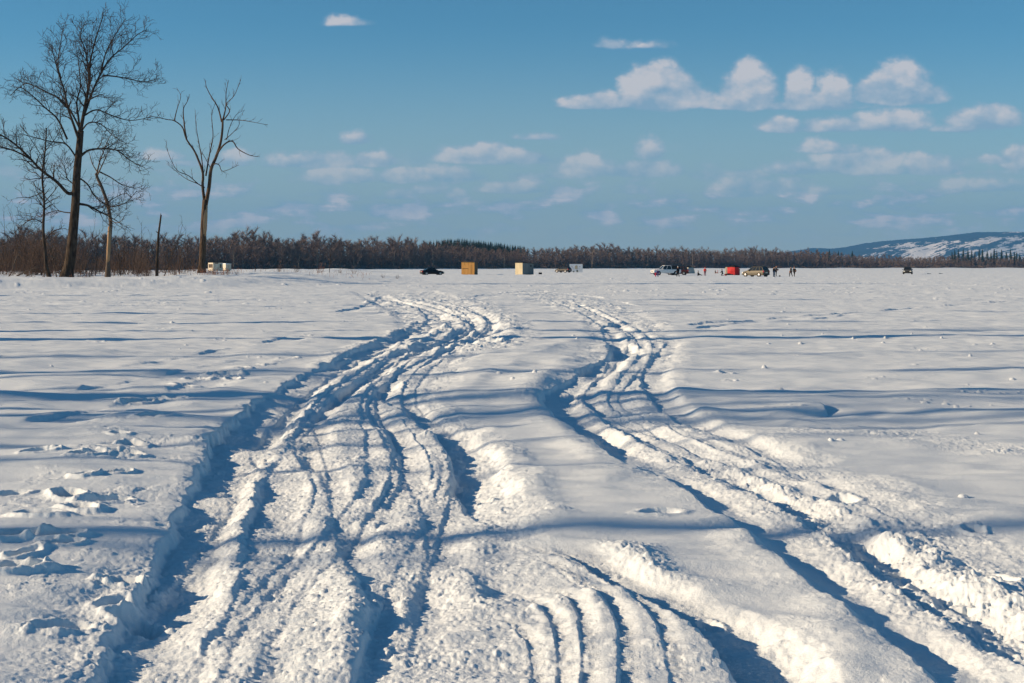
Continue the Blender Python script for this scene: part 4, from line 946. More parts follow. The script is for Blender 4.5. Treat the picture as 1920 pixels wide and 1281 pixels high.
def make_car(name, label, loc, rz, sp, col, cat='car', cab=None, rack=False):
    """car faces +x. sp: body stations; cab: greenhouse (x rear low, x rear top, x front top, x front low, belt z, roof z, half width low, half width top)"""
    root = empty(name, loc, rz, label, cat)
    pm = paint(name+'_paint', col); b = MB(); shell(b, sp)
    for (xr, xrt, xft, xf, zb, zr, wl, wt, n_) in [cab]:
        b.box(xrt-.02, xft+.02, -wt-.01, wt+.01, zr-.05, zr+.02, (.06, .08))
        xs = np.linspace(0, 1, n_+1)
        for sy in (-1, 1):
            for t in xs:
                xb = xr+(xf-xr)*t; xt = xrt+(xft-xrt)*t; w_ = .05 if 0 < t < 1 else .065
                b.add([(xb-w_, sy*(wl+.012), zb-.03), (xb+w_, sy*(wl+.012), zb-.03), (xt+w_*.7, sy*(wt+.012), zr-.02), (xt-w_*.7, sy*(wt+.012), zr-.02),
                       (xb-w_, sy*(wl-.06), zb-.03), (xb+w_, sy*(wl-.06), zb-.03), (xt+w_*.7, sy*(wt-.06), zr-.02), (xt-w_*.7, sy*(wt-.06), zr-.02)],
                      [(0,1,2,3),(4,7,6,5),(0,4,5,1),(1,5,6,2),(2,6,7,3),(3,7,4,0)])
        b.build('body', pm, root, bevel=.03)
        e = .01
        MB().add([(xf+e, -wl+.07, zb), (xf+e, wl-.07, zb), (xft+e, wt-.06, zr-.04), (xft+e, -wt+.06, zr-.04), (xf-.06, -wl+.07, zb), (xf-.06, wl-.07, zb), (xft-.06, wt-.06, zr-.04), (xft-.06, -wt+.06, zr-.04)], [(0,1,2,3),(7,6,5,4),(0,4,5,1),(1,5,6,2),(2,6,7,3),(3,7,4,0)]).build('windshield', glass, root)
        MB().add([(xr-e, -wl+.07, zb), (xr-e, wl-.07, zb), (xrt-e, wt-.06, zr-.04), (xrt-e, -wt+.06, zr-.04), (xr+.06, -wl+.07, zb), (xr+.06, wl-.07, zb), (xrt+.06, wt-.06, zr-.04), (xrt+.06, -wt+.06, zr-.04)], [(3,2,1,0),(4,5,6,7),(1,5,4,0),(2,6,5,1),(3,7,6,2),(0,4,7,3)]).build('rear_window', glass, root)
        for sy in (-1, 1):
            for i in range(n_):
                t0, t1 = xs[i], xs[i+1]
                P = [(xr+(xf-xr)*t0+.05, wl, zb), (xr+(xf-xr)*t1-.05, wl, zb), (xrt+(xft-xrt)*t1-.03, wt, zr-.05), (xrt+(xft-xrt)*t0+.03, wt, zr-.05)]
                MB().add([(x, sy*y, z) for x, y, z in P]+[(x, sy*(y-.03), z) for x, y, z in P], [(0,1,2,3),(7,6,5,4),(0,4,5,1),(1,5,6,2),(2,6,7,3),(3,7,4,0)]).build('side_window', glass, root)
    x0, x1 = sp[0][0], sp[-1][0]; L = x1-x0; wmax = max(max(q[3], q[4]) for q in sp); zt0, zt1 = sp[1][2], sp[-2][2]
    rw = .34 if wmax < .95 else .39
    for wx_ in (x0+L*.19, x1-L*.18):
        for sy in (-1, 1):
            wh = MB().lathe([(rw*.62, -.1), (rw*.93, -.11), (rw, -.07), (rw, .07), (rw*.93, .11), (rw*.62, .1)], 20, (wx_, sy*(wmax-.07), rw), 'y').build('wheel', rubber, root, smooth=True)
            MB().lathe([(rw*.60, -.02), (rw*.60, .03), (rw*.2, .045), (.02, .05)] if sy > 0 else [(.02, -.05), (rw*.2, -.045), (rw*.60, -.03), (rw*.60, .02)], 14, (wx_, sy*(wmax+.02), rw), 'y').build('rim', alloy, wh)
            MB().lathe([(rw*1.14, -.02), (rw*1.14, .02)], 20, (wx_, sy*(wmax-.006), rw), 'y').build('wheel_arch', blackp, root)
    for sy in (-1, 1):
        MB().box(x1-.16, x1+.02, sy*wmax*.72-.19, sy*wmax*.72+.19, zt1-.24, zt1-.06, (.01, .02)).build('headlight', clearl, root)
        MB().box(x0-.02, x0+.14, sy*wmax*.80-.13, sy*wmax*.80+.13, zt0-.36, zt0-.08, (.01, .02)).build('taillight', redlens, root)
        MB().box(cab[3]-.38, cab[3]-.20, sy*(wmax+.10)-.10, sy*(wmax+.10)+.10, cab[4]-.02, cab[4]+.14, (.02, .03)).build('side_mirror', pm, root)
    MB().box(x1-.03, x1+.05, -wmax*.9, wmax*.9, .34, .50, (.01, .03)).build('front_bumper', blackp, root)
    MB().box(x0-.05, x0+.03, -wmax*.9, wmax*.9, .36, .54, (.01, .03)).build('rear_bumper', blackp, root)
    MB().box(x1-.02, x1+.03, -.42, .42, zt1-.30, zt1-.12).build('grille', blackp, root)
    MB().box(x0-.035, x0+.02, -.26, .26, .62, .74).build('number_plate', clearl, root)
    if rack:
        for sy in (-1, 1): MB().tube([(cab[1]+.1, sy*cab[7]*.85, cab[5]+.02), (cab[1]+.2, sy*cab[7]*.85, cab[5]+.08), (cab[2]-.2, sy*cab[7]*.85, cab[5]+.08), (cab[2]-.1, sy*cab[7]*.85, cab[5]+.02)], .022, 5).build('roof_rail', blackp, root)
    return root
sedan_b = [(-2.25,.34,.86,.80,.70),(-2.15,.26,.98,.88,.80),(-1.3,.2,1.0,.91,.84),(.7,.2,.96,.91,.84),(1.6,.22,.88,.89,.80),(2.15,.25,.74,.84,.70),(2.28,.34,.62,.76,.62)]
sedan_c = (-1.75,-.95,.15,1.05,.93,1.44,.80,.60,3)
suv_b = [(-2.2,.36,1.02,.84,.78),(-2.12,.28,1.10,.90,.86),(-1.3,.24,1.10,.93,.88),(.7,.24,1.06,.93,.88),(1.5,.26,.99,.91,.84),(2.05,.3,.84,.86,.76),(2.2,.38,.72,.78,.66)]
suv_c = (-2.08,-1.72,.25,1.05,1.04,1.64,.84,.64,4)
pick_b = [(-2.8,.5,1.08,.90,.90),(-2.72,.44,1.14,.95,.95),(-.95,.4,1.14,.96,.95),(-.9,.38,1.16,.96,.95),(1.2,.38,1.16,.96,.94),(2.3,.42,1.08,.95,.90),(2.62,.46,.98,.92,.84),(2.7,.52,.86,.86,.76)]
pick_c = (-.95,-.80,.45,1.15,1.12,1.86,.88,.72,2)
def put(px, d): x = at(px, d); return (x, d, gz(x, d)-.03)
make_car('sedan', 'glossy black sedan parked left of the orange wooden hut', put(810, 283), math.radians(20), sedan_b, (.004, .004, .006), 'car', sedan_c)
beige = make_car('parked_suv', 'beige grey hatchback SUV parked between the red shelter and the couple', put(1417, 232), math.radians(134), [tuple([q[0]*.97]+list(q[1:])) for q in suv_b], (.10, .088, .062), 'SUV', suv_c, rack=True)
make_car('parked_suv', 'black SUV parked in front of the white banner shelter', put(1056, 384), math.radians(142), suv_b, (.012, .012, .014), 'SUV', suv_c, rack=True)
make_car('parked_suv', 'lone dark grey SUV facing the camera far out on the right', put(1702, 306), math.radians(-108), [tuple([q[0]*.95]+list(q[1:])) for q in suv_b], (.07, .07, .065), 'SUV', suv_c, rack=True)
pk = make_car('pickup_truck', 'white extended cab pickup truck with a black bed cover beside the dome tent', put(1248, 271), math.radians(193), pick_b, (.72, .74, .76), 'pickup', pick_c)
MB().box(-2.68, -1.02, -.86, .86, 1.10, 1.80, (.14, .16)).build('bed_cover', blackp, pk, bevel=.05)
MB().box(-2.72, -2.68, -.72, .72, .62, 1.08).build('tailgate', bpy.data.materials['pickup_truck_paint'], pk)
make_car('parked_suv', 'dark maroon SUV half hidden behind the white pickup', put(1270, 279), math.radians(168), suv_b, (.05, .012, .015), 'SUV', suv_c)

# ------------------------------------------------------------------ huts and shelters
ply = mat('plywood', (.60, .32, .095), .8, .2, bump=((8, 8, .6), .3, .01), var=((9, 9, .4), .14, (.46, .23, .06)))
shadeb = mat('shaded_board', (.17, .12, .07), .85, .15, var=((10, 10, .5), .1, (.11, .08, .05)))  # shade on the plywood hut's side painted as darker board, roof too
creamw = mat('cream_siding', (.46, .41, .29), .7, .3, var=((1.2, 1.2, .5), .1, (.38, .34, .24)))
shadew = mat('shaded_siding', (.16, .185, .195), .7, .3, var=((1, 1, .6), .1, (.12, .145, .155)))  # cream siding darkened to blue grey, shade put into the colour
darkroof = mat('dark_roofing', (.045, .042, .04), .9, .1)
dark = mat('dark_opening', (.015, .015, .018), .6, .2)
whitep = mat('white_panel', (.62, .58, .49), .7, .3, var=((1.5, 1.5, 1.5), .1, (.50, .45, .36)))
brown = mat('brown_trim', (.16, .09, .05), .8, .2)
def seams(m, n, a0, a1, face, off, z0, z1, w_=.012):
    for i in range(1, n):
        t = a0+(a1-a0)*i/n
        if face == 'y': m.box(t-w_, t+w_, off-.008, off+.004, z0, z1)
        else: m.box(off-.008, off+.004, t-w_, t+w_, z0, z1)
def hut(name, label, loc, rz, w_, l_, h_, mf, ms, mroof, slope=.12, cat='hut'):
    root = empty(name, loc, rz, label, cat)
    for nm, m, V_ in (('front_wall', mf, [(-w_/2,-l_/2,h_),(w_/2,-l_/2,h_-slope),(w_/2,-l_/2+.05,h_-slope),(-w_/2,-l_/2+.05,h_)]), ('back_wall', mf, [(-w_/2,l_/2-.05,h_),(w_/2,l_/2-.05,h_-slope),(w_/2,l_/2,h_-slope),(-w_/2,l_/2,h_)]),
                      ('side_wall', ms, [(w_/2-.05,-l_/2+.052,h_-slope),(w_/2,-l_/2+.052,h_-slope),(w_/2,l_/2-.052,h_-slope),(w_/2-.05,l_/2-.052,h_-slope)]), ('side_wall', ms, [(-w_/2,-l_/2+.052,h_),(-w_/2+.05,-l_/2+.052,h_),(-w_/2+.05,l_/2-.052,h_),(-w_/2,l_/2-.052,h_)])):
        MB().add([(x, y, .04) for x, y, z in V_]+V_, [(0,3,2,1),(4,5,6,7),(0,1,5,4),(1,2,6,5),(2,3,7,6),(3,0,4,7)]).build(nm, m, root)
    r_ = MB(); e = .09
    r_.add([(-w_/2-e,-l_/2-e,h_+.004),(w_/2+e,-l_/2-e,h_-slope+.004),(w_/2+e,l_/2+e,h_-slope+.004),(-w_/2-e,l_/2+e,h_+.004),(-w_/2-e,-l_/2-e,h_+.09),(w_/2+e,-l_/2-e,h_-slope+.09),(w_/2+e,l_/2+e,h_-slope+.09),(-w_/2-e,l_/2+e,h_+.09)],
           [(0,3,2,1),(4,5,6,7),(0,1,5,4),(1,2,6,5),(2,3,7,6),(3,0,4,7)])
    r_.build('roof', mroof, root)
    s_ = MB()
    for sx in (-1, 1): s_.box(sx*w_*.38-.06, sx*w_*.38+.06, -l_/2-.15, l_/2+.15, -.06, .04)
    s_.build('skid', brown, root)
    return root
h1 = hut('fishing_hut', 'orange plywood ice fishing hut with flat roof', put(880.5, 291), math.radians(-14), 2.75, 2.5, 2.6, ply, shadeb, shadeb, .06)
for a in (-.68, 0, .68): MB().box(a-.012, a+.012, -1.262, -1.248, .08, 2.5).build('board_joint', brown, h1)
m = MB().box(-1.15, .05, -1.30, -1.252, 1.22, 1.31); m.build('latch_bar', brown, h1)
MB().box(-.70, .62, -1.268, -1.25, .08, 1.95).build('door', ply, h1)
# cream hut: left face lit, the wide face's shade painted in as blue-grey
h2 = hut('fishing_hut', 'cream ice fishing hut with wide face in blue grey shade, dark roof and tiny window', put(983.2, 281), math.radians(35), 2.65, 2.55, 2.38, shadew, creamw, darkroof, .16)
MB().box(.52, .80, -1.30, -1.262, 1.62, 1.92).build('window', dark, h2)
MB().box(-.55, .55, -1.33, -1.262, .02, .16).build('base_flap', dark, h2)
MB().box(1.30, 1.62, -.9, .3, .05, 1.12, (.02, .1)).build('side_box', shadew, h2)
m = MB(); seams(m, 4, -1.27, 1.27, 'x', -1.325, .1, 2.2); m.build('batten', creamw, h2)
# camper-like hut with annex on the left
h3 = empty('fishing_hut', put(404, 345), math.radians(38), 'small cream camper hut with dark windows beside the dead forked tree', 'hut')
MB().box(-1.3, 1.3, -1.35, 1.35, .35, 2.35, (.02, .02)).build('wall', whitep, h3)
MB().box(-1.38, 1.38, -1.43, 1.43, 2.352, 2.46, (.05, .05)).build('roof', darkroof, h3)
for y_ in (-.85, -.1, .65):
    f_ = MB().box(-1.345, -1.29, y_-.27, y_+.27, 1.1, 2.0).build('window', brown, h3); MB().box(-1.36, -1.347, y_-.2, y_+.2, 1.17, 1.93).build('pane', dark, f_)
f_ = MB().box(.35, .98, -1.40, -1.34, 1.0, 2.05).build('window', whitep, h3); MB().box(.43, .90, -1.415, -1.402, 1.08, 1.97).build('pane', glass, f_)
MB().box(-.75, .05, -1.39, -1.34, 2.1, 2.3).build('vent_board', brown, h3)
sk = MB()
for a in (-1.05, 1.05):
    for b in (-1.1, 1.1): sk.box(a-.07, a+.07, b-.07, b+.07, -.1, .348)
sk.build('footing', brown, h3)
h4 = empty('storage_shed', put(425, 356), math.radians(38), 'lower pale annex shed right behind the cream camper hut', 'shed')
MB().box(-.7, .8, -.9, .9, .2, 1.75).build('wall', whitep, h4); MB().add([(-.78,-.98,1.752),(.88,-.98,1.752),(.88,.98,1.752),(-.78,.98,1.752),(-.78,-.98,1.95),(.88,-.98,1.82),(.88,.98,1.82),(-.78,.98,1.95)], [(0,3,2,1),(4,5,6,7),(0,1,5,4),(1,2,6,5),(2,3,7,6),(3,0,4,7)]).build('roof', snow, h4)
MB().box(-.5, -.3, -.8, .8, -.1, .198).box(.4, .6, -.8, .8, -.1, .198).build('skid', brown, h4)
# white banner shelter, open front
ban = mat('banner_cloth', (.70, .72, .76), .7, .2); pinkp = mat('pink_print', (.55, .42, .45), .8, .1); tanp = mat('tan_print', (.50, .42, .30), .8, .1); bluep = mat('blue_print', (.40, .46, .58), .8, .1)
h5 = empty('banner_shelter', put(1080, 425), 0, 'white square banner shelter with faded pink and tan print', 'shelter')
MB().box(-1.9, 1.9, -.03, .03, .15, 2.45).build('banner', ban, h5)
MB().add([(-.35,-.04,1.0),(.45,-.04,1.0),(.5,-.04,1.9),(.1,-.04,2.1),(-.3,-.04,1.85),(-.35,-.032,1.0),(.45,-.032,1.0),(.5,-.032,1.9),(.1,-.032,2.1),(-.3,-.032,1.85)], [(0,1,2,3,4),(9,8,7,6,5),(0,5,6,1),(1,6,7,2),(2,7,8,3),(3,8,9,4),(4,9,5,0)]).build('print', tanp, h5)
for xx, ww, zz, hh, mm in ((-1.2,.25,1.3,.7,pinkp),(-.9,.12,1.0,.5,bluep),(1.1,.3,1.5,.4,pinkp),(.9,.15,.9,.5,bluep),(-1.5,.15,1.7,.3,bluep)):
    MB().lathe([(ww*.6, 0), (ww, hh*.3), (ww*.8, hh*.8), (ww*.3, hh)], 8, (xx, 0, zz), 'z').build('print', mm, h5).scale = (1, .035/ww*1.3, 1)
for sx in (-1.93, 1.93): MB().tube([(sx, 0, -.1), (sx, 0, 2.5)], .035, 6).build('pole', chrome, h5)
MB().tube([(-1.93, 0, 2.5), (1.93, 0, 2.5)], .035, 6).build('top_rail', brown, h5)
for sx in (-1.9, 1.9): MB().tube([(sx, 0, 2.4), (sx*1.05, 1.6, -.05)], .03, 5).build('prop', chrome, h5)
# red pop-up ice shelter
redf = mat('red_fabric', (.40, .010, .012), .65, .25, bump=((3, 3, 3), .5, .03)); greyf = mat('grey_fabric', (.30, .27, .23), .8, .1, bump=((4, 4, 4), .5, .03)); blackf = mat('black_fabric', (.012, .012, .014), .8, .15)
h6 = empty('ice_shelter', put(1375.5, 270), math.radians(47), 'red pop-up ice fishing shelter with black roof and open grey flap', 'shelter')
def panel(P, bulge, m, nm, par, n=6):
    """curved cloth panel from four corners, pushed out in the middle"""
    a, b, c, d = [Vector(p) for p in P]; nrm = (b-a).cross(d-a).normalized(); M_ = MB(); M2 = []
    for i in range(n+1):
        for j in range(n+1):
            u_, v_ = i/n, j/n; p = (a.lerp(b, u_)).lerp(d.lerp(c, u_), v_)+nrm*bulge*(1-abs(2*u_-1))*(1-abs(2*v_-1)); M_.v.append(tuple(p)); M2.append(tuple(p-nrm*.02))
    o = len(M_.v); M_.v += M2
    for i in range(n):
        for j in range(n):
            q = i*(n+1)+j; M_.f.append((q, q+n+1, q+n+2, q+1)); M_.f.append((o+q+1, o+q+n+2, o+q+n+1, o+q))
    return M_.build(nm, m, par)
w2, zt = .84, 1.62
C4 = [(-w2,-w2),(w2,-w2),(w2,w2),(-w2,w2)]
for i in range(4):
    (xa, ya), (xb, yb) = C4[i], C4[(i+1) % 4]
    panel([(xa,ya,.0),(xb,yb,.0),(xb*1.03,yb*1.03,zt),(xa*1.03,ya*1.03,zt)], .16, redf, 'wall_panel', h6)
rf = MB(); ring = [(x*1.04, y*1.04, zt) for x, y in C4]; rf.v = ring+[(x*.55, y*.55, zt+.22) for x, y in C4]+[(0, 0, zt+.3)]+[(x, y, zt-.10) for x, y, z in ring]
rf.f = [(i, (i+1) % 4, 4+(i+1) % 4, 4+i) for i in range(4)]+[(4+i, 4+(i+1) % 4, 8) for i in range(4)]+[(9+i, 9+(i+1) % 4, (i+1) % 4, i) for i in range(4)]
rf.build('roof', blackf, h6)
panel([(-w2-.06, w2+.5, 0), (-w2-.02, w2-.02, 0), (-w2-.02, w2, zt-.02), (-w2-.06, w2+.45, zt-.1)], .08, greyf, 'door_flap', h6)
MB().box(.30, .62, -w2*1.03-.17, -w2*1.03-.15, 1.2, 1.34).build('logo_patch', clearl, h6)
MB().box(.42, .52, -w2*1.03-.155, -w2*1.03-.135, .62, .70).build('tag_patch', clearl, h6)
# grey dome tent
tentg = mat('grey_tent', (.34, .37, .37), .8, .1, bump=((3, 3, 3), .4, .03)); tentlit = mat('sunlit_tent', (.70, .64, .50), .8, .1)  # sunlight on the left panel painted as lighter cream cloth
h7 = empty('dome_tent', put(1291.5, 338), math.radians(30), 'grey dome tent with sunlit cream left side and black top behind the pickup', 'tent')
def dome(a0, a1, t0, t1, rx, rz_, m, nm, n=8, k=6, off=0.0):
    M_ = MB(); L2 = []
    for i in range(n+1):
        a = a0+(a1-a0)*i/n
        for j in range(k+1):
            t = t0+(t1-t0)*j/k; r_ = (rx+off)*(abs(math.cos(t))**.75); pw = max(abs(math.cos(a)), abs(math.sin(a)))**.8
            p = (r_/pw*math.cos(a), r_/pw*math.sin(a), (rz_+off)*math.sin(t)); M_.v.append(p); L2.append((p[0]*.98, p[1]*.98, p[2]*.98))
    o = len(M_.v); M_.v += L2
    for i in range(n):
        for j in range(k):
            q = i*(k+1)+j; M_.f.append((q, q+k+1, q+k+2, q+1)); M_.f.append((o+q+1, o+q+k+2, o+q+k+1, o+q))
    return M_.build(nm, m, h7)
for q in range(4): dome(q*PI/2-PI/4, q*PI/2+PI/4, 0, .98, 1.08, 1.72, tentlit if q == 2 else tentg, 'tent_panel')
dome(0, 2*PI, .98, PI/2, 1.08, 1.72, blackf, 'tent_top', 16, 4, .01)
for q in range(4):
    a = q*PI/2+PI/4; pts = []
    for j in range(9):
        t = .98*j/8; r_ = 1.11*(math.cos(t)**.75)/(.7071**.8); pts.append((r_*math.cos(a), r_*math.sin(a), 1.74*math.sin(t)))
    MB().tube(pts, .025, 5).build('tent_pole', whitep, h7)
# small gear on the ice
def stand_box(name, label, px, d, s, m, cat, lid=True):
    root = empty(name, put(px, d), .3, label, cat); a, b, c = s
    MB().box(-a, a, -b, b, .0, c, (.02, .02)).build('body', m, root, bevel=.02)
    if lid: MB().box(-a-.02, a+.02, -b-.02, b+.02, c+.002, c+.06).build('lid', blackp, root)
    MB().tube([(-a*.6, 0, c+.06), (-a*.5, 0, c+.16), (a*.5, 0, c+.16), (a*.6, 0, c+.06)], .015, 5).build('handle', blackp, root); return root
stand_box('gear_box', 'small black gear box on the snow right of the cream fishing hut', 1013, 281, (.30, .24, .40), mat('dark_crate', (.02, .015, .012), .7, .2), 'box')
stand_box('tackle_box', 'small dark box beside the corner of the banner shelter', 1075.5, 414, (.20, .2, .24), dark, 'box')
sd_ = empty('gear_sled', put(1366.5, 268.5), .1, 'black plastic gear sled lying at the foot of the red shelter', 'sled')
s_ = MB(); s_.add([(-.75,-.3,.06),(.75,-.3,.02),(.75,.3,.02),(-.75,.3,.06),(-.85,-.38,.26),(.80,-.36,.20),(.80,.36,.20),(-.85,.38,.26)], [(0,3,2,1),(0,1,5,4),(1,2,6,5),(2,3,7,6),(3,0,4,7),(4,5,1,0)]); s_.build('hull', blackp, sd_)
MB().tube([(-.85,-.38,.26),(.8,-.36,.2),(.8,.36,.2),(-.85,.38,.26),(-.85,-.38,.26)], .02, 5).build('rim', blackp, sd_); MB().box(-.45, .35, -.2, .22, .08, .36, (.08, .06)).build('load', blackf, sd_)
bk = empty('bait_bucket', put(1462, 231), 0, 'little reddish bucket on the snow at the feet of the couple', 'bucket')
MB().lathe([(.10, 0), (.13, .22), (.135, .23)], 12).build('body', mat('bucket_red', (.30, .09, .07), .5, .4), bk, smooth=True); MB().tube([(-.13,0,.22),(-.09,0,.33),(.09,0,.33),(.13,0,.22)], .008, 4).build('handle', blackp, bk)
for px, d, lb in ((1742, 322, 'dark flat ice slab on the snow, nearer the lone SUV of the two'), (1764, 322, 'dark flat ice slab on the snow, farther right of the lone SUV')):
    o = MB().add([(-.55,-.25,0),(.5,-.3,0),(.6,.25,0),(-.4,.3,0),(-.45,-.2,.16),(.42,-.22,.10),(.5,.2,.12),(-.35,.24,.2)], [(0,3,2,1),(4,5,6,7),(0,1,5,4),(1,2,6,5),(2,3,7,6),(3,0,4,7)]).build('ice_slab', mat('wet_ice', (.12, .15, .17), .3, .5)); o.location = put(px, d); tag(o, lb, 'ice slab', 'ice slabs by the lone SUV')

# ------------------------------------------------------------------ people
skin = mat('skin', (.50, .30, .22), .6, .3); denim = mat('denim', (.13, .19, .27), .85, .1); coat_b = mat('black_coat', (.010, .010, .012), .85, .15)
def skinned(name, V_, E_, Rr, m, parent, sub=2):
    me = bpy.data.meshes.new(name); me.from_pydata(V_, E_, []); me.materials.append(m)
    o = bpy.data.objects.new(name, me); COL.objects.link(o); o.parent = parent
    md = o.modifiers.new('skin', 'SKIN'); md.use_smooth_shade = True
    for i, v_ in enumerate(me.skin_vertices[0].data):
        r_ = Rr[i]; v_.radius = r_ if isinstance(r_, tuple) else (r_, r_); v_.use_root = (i == 0)
    sb = o.modifiers.new('sub', 'SUBSURF'); sb.levels = sub; sb.render_levels = sub
    return o
def person(label, loc, rz, h_=1.72, pose='stand', coat=coat_b, pants=None, hat=None, hair=None, boots=blackp, hold=None, group=None):
    """faces +x; joints in units of body height"""
    pants = pants or coat; root = empty('person', loc, rz, label, 'person', group, h_)
    sit = pose in ('sit', 'kneel')
    hz_ = {'sit': .10, 'kneel': .27}.get(pose, .52)
    leanx = {'bend': .12, 'sit': -.02, 'kneel': .05}.get(pose, .01)
    P = (lambda x, y, z: (x, y, z))
    pel = P(0, 0, hz_); ch = P(leanx*.6, 0, hz_+.19); nk = P(leanx, 0, hz_+.315); hb = P(leanx+.012, 0, hz_+.365); ht = P(leanx+.012, 0, hz_+.445)
    legs = {}
    for s in (-1, 1):
        hp_ = P(0, s*.052, hz_-.015)
        if pose == 'sit': kn, an, to = P(.24, s*.07, .13), P(.44, s*.07, .05), P(.47, s*.075, .10)
        elif pose == 'kneel': kn, an, to = P(.13, s*.07, .05), P(-.10, s*.07, .04), P(-.15, s*.07, .02)
        elif pose == 'walk': kn, an, to = P(.06+s*.075, s*.055, .285), P(s*.13, s*.055, .045), P(s*.13+.085, s*.06, .022)
        else: kn, an, to = P(.012, s*.065, .28), P(-.005, s*.075, .045), P(.08, s*.09, .022)
        legs[s] = (hp_, kn, an, to)
    arms = {}
    for s in (-1, 1):
        sh = P(leanx, s*.108, hz_+.285)
        if pose in ('hold', 'bend'): el, wr, hd = P(leanx+.05, s*.135, hz_+.13), P(leanx+.18, s*.06, hz_+.12), P(leanx+.215, s*.045, hz_+.125)
        elif pose == 'sit' or pose == 'kneel': el, wr, hd = P(leanx+.08, s*.13, hz_+.14), P(leanx+.2, s*.07, hz_+.08), P(leanx+.235, s*.06, hz_+.075)
        elif pose == 'walk': el, wr, hd = P(leanx-s*.05, s*.14, hz_+.135), P(leanx-s*.03+.04, s*.14, hz_+.0), P(leanx-s*.03+.05, s*.138, hz_-.045)
        else: el, wr, hd = P(leanx-.01, s*.145, hz_+.14), P(leanx+.03, s*.14, hz_+.005), P(leanx+.04, s*.135, hz_-.04)
        arms[s] = (sh, el, wr, hd)
    V_, E_, R_l = [pel, ch, nk, hb, ht], [(0,1),(1,2),(2,3),(3,4)], [(.075,.06),(.078,.058),.032,.045,.050]
    def chain(st, pts, rs):
        prev = st
        for p, r_ in zip(pts, rs): V_.append(p); R_l.append(r_); E_.append((prev, len(V_)-1)); prev = len(V_)-1
        return prev
    for s in (-1, 1):
        chain(0, legs[s], [.048, .034, .022, .02])
        w_ = chain(1, arms[s][:3], [.034, .024, .016])
        hd = Vector(arms[s][3]); wr = Vector(arms[s][2]); dr = (hd-wr).normalized(); sd = dr.cross(Vector((0, 1, 0))).normalized() if abs(dr.y) < .9 else Vector((1, 0, 0))
        V_.append(tuple(hd)); R_l.append(.014); E_.append((w_, len(V_)-1)); pm_ = len(V_)-1
        for f_, (o_, l_) in enumerate(((-.010, .034), (-.0035, .040), (.0035, .038), (.010, .030))):   # four fingers
            q = hd+dr*.012+sd*o_; e1 = q+dr*l_*.55; e2 = e1+dr*l_*.35+Vector((.006, 0, -.006))
            chain(pm_, [tuple(e1), tuple(e2)], [.0048, .0040])
        chain(pm_, [tuple(hd+Vector((.016, -s*.012, .002))), tuple(hd+dr*.014+Vector((.024, -s*.014, 0)))], [.0056, .0045])   # thumb
    skinned('body', V_, E_, R_l, skin, root, 1)
    fc = MB(); hc = Vector((leanx+.012, 0, hz_+.425))
    fc.add([tuple(hc+Vector(v_)) for v_ in ((.046,-.007,-.012),(.046,.007,-.012),(.066,0,-.014),(.048,0,.012))], [(0,1,2),(1,3,2),(3,0,2),(0,3,1)]); fc.build('nose', skin, root)
    for s in (-1, 1):
        MB().lathe([(.001,-.004),(.005,-.002),(.005,.002),(.001,.004)], 8, (hc.x+.046, s*.017, hc.z+.006), 'x').build('eye', dark, root)
        MB().lathe([(.004,-.003),(.011,0),(.004,.003)], 8, (hc.x, s*.050, hc.z-.004), 'y').build('ear', skin, root)
    MB().box(hc.x+.043, hc.x+.050, -.013, .013, hc.z-.030, hc.z-.025).build('mouth', brown, root)
    # clothing
    Vc = [pel, ch, nk]; Ec = [(0,1),(1,2)]; Rc = [(.098,.078),(.100,.075),(.048,.05)]
    for s in (-1, 1):
        a = arms[s]; i = len(Vc); Vc += [a[0], a[1], a[2]]; Ec += [(1, i), (i, i+1), (i+1, i+2)]; Rc += [.050, .038, .030]
    skinned('jacket', Vc, Ec, Rc, coat, root, 2)
    Vp = [(pel[0], pel[1], pel[2]+.01)]; Ep, Rp = [], [(.09,.07)]
    for s in (-1, 1):
        l = legs[s]; i = len(Vp); Vp += [l[0], l[1], l[2]]; Ep += [(0, i), (i, i+1), (i+1, i+2)]; Rp += [.060, .046, .036]
    skinned('trousers', Vp, Ep, Rp, pants, root, 2)
    for s in (-1, 1): skinned('boot', [(legs[s][2][0], legs[s][2][1], legs[s][2][2]+.03), legs[s][2], legs[s][3]], [(0,1),(1,2)], [.034, .036, .026], boots, root, 1)
    def capm(nm, m, r_, z0, dx=0.0):
        prof = [(r_*math.cos(t), r_*1.1*math.sin(t)) for t in np.linspace(-.25, 1.45, 7)]
        MB().lathe(prof, 14, (hc.x+dx, 0, hc.z+z0), 'z').build(nm, m, root, smooth=True)
    if hat: capm('hat', hat, .062, .008)
    else: capm('hair', hair or coat_b, .059, .004, -.006)
    return root
def cm(n, c): return mat(n, c, .85, .1)
pinks, purple, blue, redj, burg, pbl, tan, teal = cm('pink_snowsuit', (.62,.06,.14)), cm('purple_snowsuit', (.09,.06,.20)), cm('sky_blue_coat', (.22,.38,.55)), cm('red_jacket', (.80,.05,.03)), cm('burgundy_trousers', (.16,.02,.06)), cm('pale_hat', (.35,.42,.45)), cm('tan_cloth', (.30,.15,.09)), cm('teal_coat', (.02,.07,.08))
def pp_(px, py): d = gd(py); x = at(px, d); return (x, d, gz(x, d)-.02)
person('child in a sky blue coat and pink snow trousers before the pickup bumper', pp_(1229.2, 519.3), 2.6, 1.28, 'stand', blue, pinks, hat=blue)
person('child in a purple snowsuit beside the child in pink trousers', pp_(1233.2, 519.5), -1.2, 1.20, 'stand', purple, purple, hat=purple)
person('adult in black with pale blue hat standing by the pickup rear wheel', pp_(1271.3, 519.8), 1.9, 1.72, 'walk', coat_b, coat_b, hat=pbl)
person('person in bright red jacket and burgundy trousers standing alone right of the tent', pp_(1321.8, 517.4), -1.4, 1.58, 'stand', redj, burg, hat=redj)
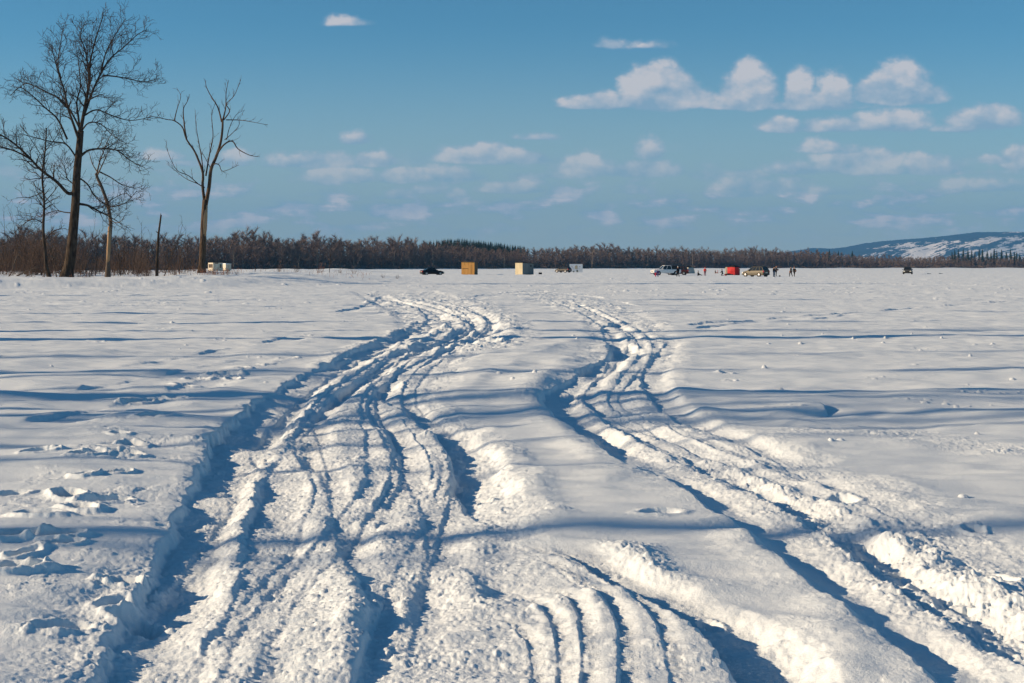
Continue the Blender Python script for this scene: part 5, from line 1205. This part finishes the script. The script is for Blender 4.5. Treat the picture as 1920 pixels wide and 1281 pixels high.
person('person in black sitting on the snow with legs stretched to the right', pp_(1309.2, 517.6), 0.1, 1.55, 'sit', coat_b, coat_b, hat=coat_b)
person('small dark person sitting far off, left of the two by the red shelter', pp_(1341.3, 512.9), .4, 1.4, 'sit', coat_b, tan, hat=coat_b)
person('small person in pale pink sitting next to the dark sitting one', pp_(1345.6, 513.0), 2.7, 1.3, 'sit', cm('pale_pink_coat', (.50,.30,.32)), cm('pale_pants', (.35,.25,.25)), hat=pinks)
person('person in black kneeling on the snow just left of the red shelter', pp_(1354.6, 517.7), 2.9, 1.6, 'kneel', coat_b, coat_b, hat=coat_b)
person('adult in black jacket and blue jeans, left one of the couple', pp_(1451.3, 519.4), 0.5, 1.70, 'stand', coat_b, denim, hat=coat_b)
cp = person('adult in black holding a pale bundle, right one of the couple', pp_(1455.2, 518.8), -.25, 1.72, 'hold', coat_b, coat_b, hair=tan)
person('walker in black with brown gloves, left one of the pair', pp_(1483.2, 519.2), 2.4, 1.66, 'walk', coat_b, coat_b, hat=coat_b)
person('walker in black with tan shoulder bag, right one of the pair', pp_(1489.2, 519.3), .9, 1.60, 'walk', coat_b, coat_b, hat=tan)
person('person in dark teal sitting before the white banner shelter', pp_(1082, 510.8), -1.2, 1.6, 'sit', teal, teal, hat=blackp)
def bundle(name, label, cat, loc, s, m):
    R = random.Random(3); root = empty(name, loc, .3, label, cat)
    o = MB().lathe([(.02, -s[2]), (s[0]*.8, -s[2]*.7), (s[0], 0), (s[0]*.85, s[2]*.6), (.03, s[2])], 12).build('body', m, root, smooth=True); o.scale = (1, s[1]/s[0], 1)
    MB().tube([(-s[0]*.6, 0, s[2]*.6), (-s[0]*.3, 0, s[2]*1.5), (s[0]*.3, 0, s[2]*1.5), (s[0]*.6, 0, s[2]*.6)], .012, 4).build('strap', blackp, root)
q = pp_(1457.6, 518.8); bundle('cloth_bundle', 'pale pinkish bundle held by the right adult of the couple', 'bundle', (q[0], q[1]-.06, q[2]+1.12), (.20, .16, .18), cm('pale_bundle', (.42, .33, .32)))
q = pp_(1491.6, 519.3); bundle('shoulder_bag', 'tan bag on the hip of the right walker', 'bag', (q[0], q[1]-.04, q[2]+.95), (.16, .12, .18), tan)
q = pp_(1480.8, 519.2); bundle('shoulder_bag', 'small brown bag hanging beside the left walker', 'bag', (q[0], q[1]-.04, q[2]+.78), (.12, .10, .15), tan)
q = pp_(1360.5, 517.6); bundle('gear_bag', 'small dark red bag on the snow between kneeling person and red shelter', 'bag', (q[0], q[1], q[2]+.16), (.24, .2, .18), cm('maroon_bag', (.22, .04, .04)))
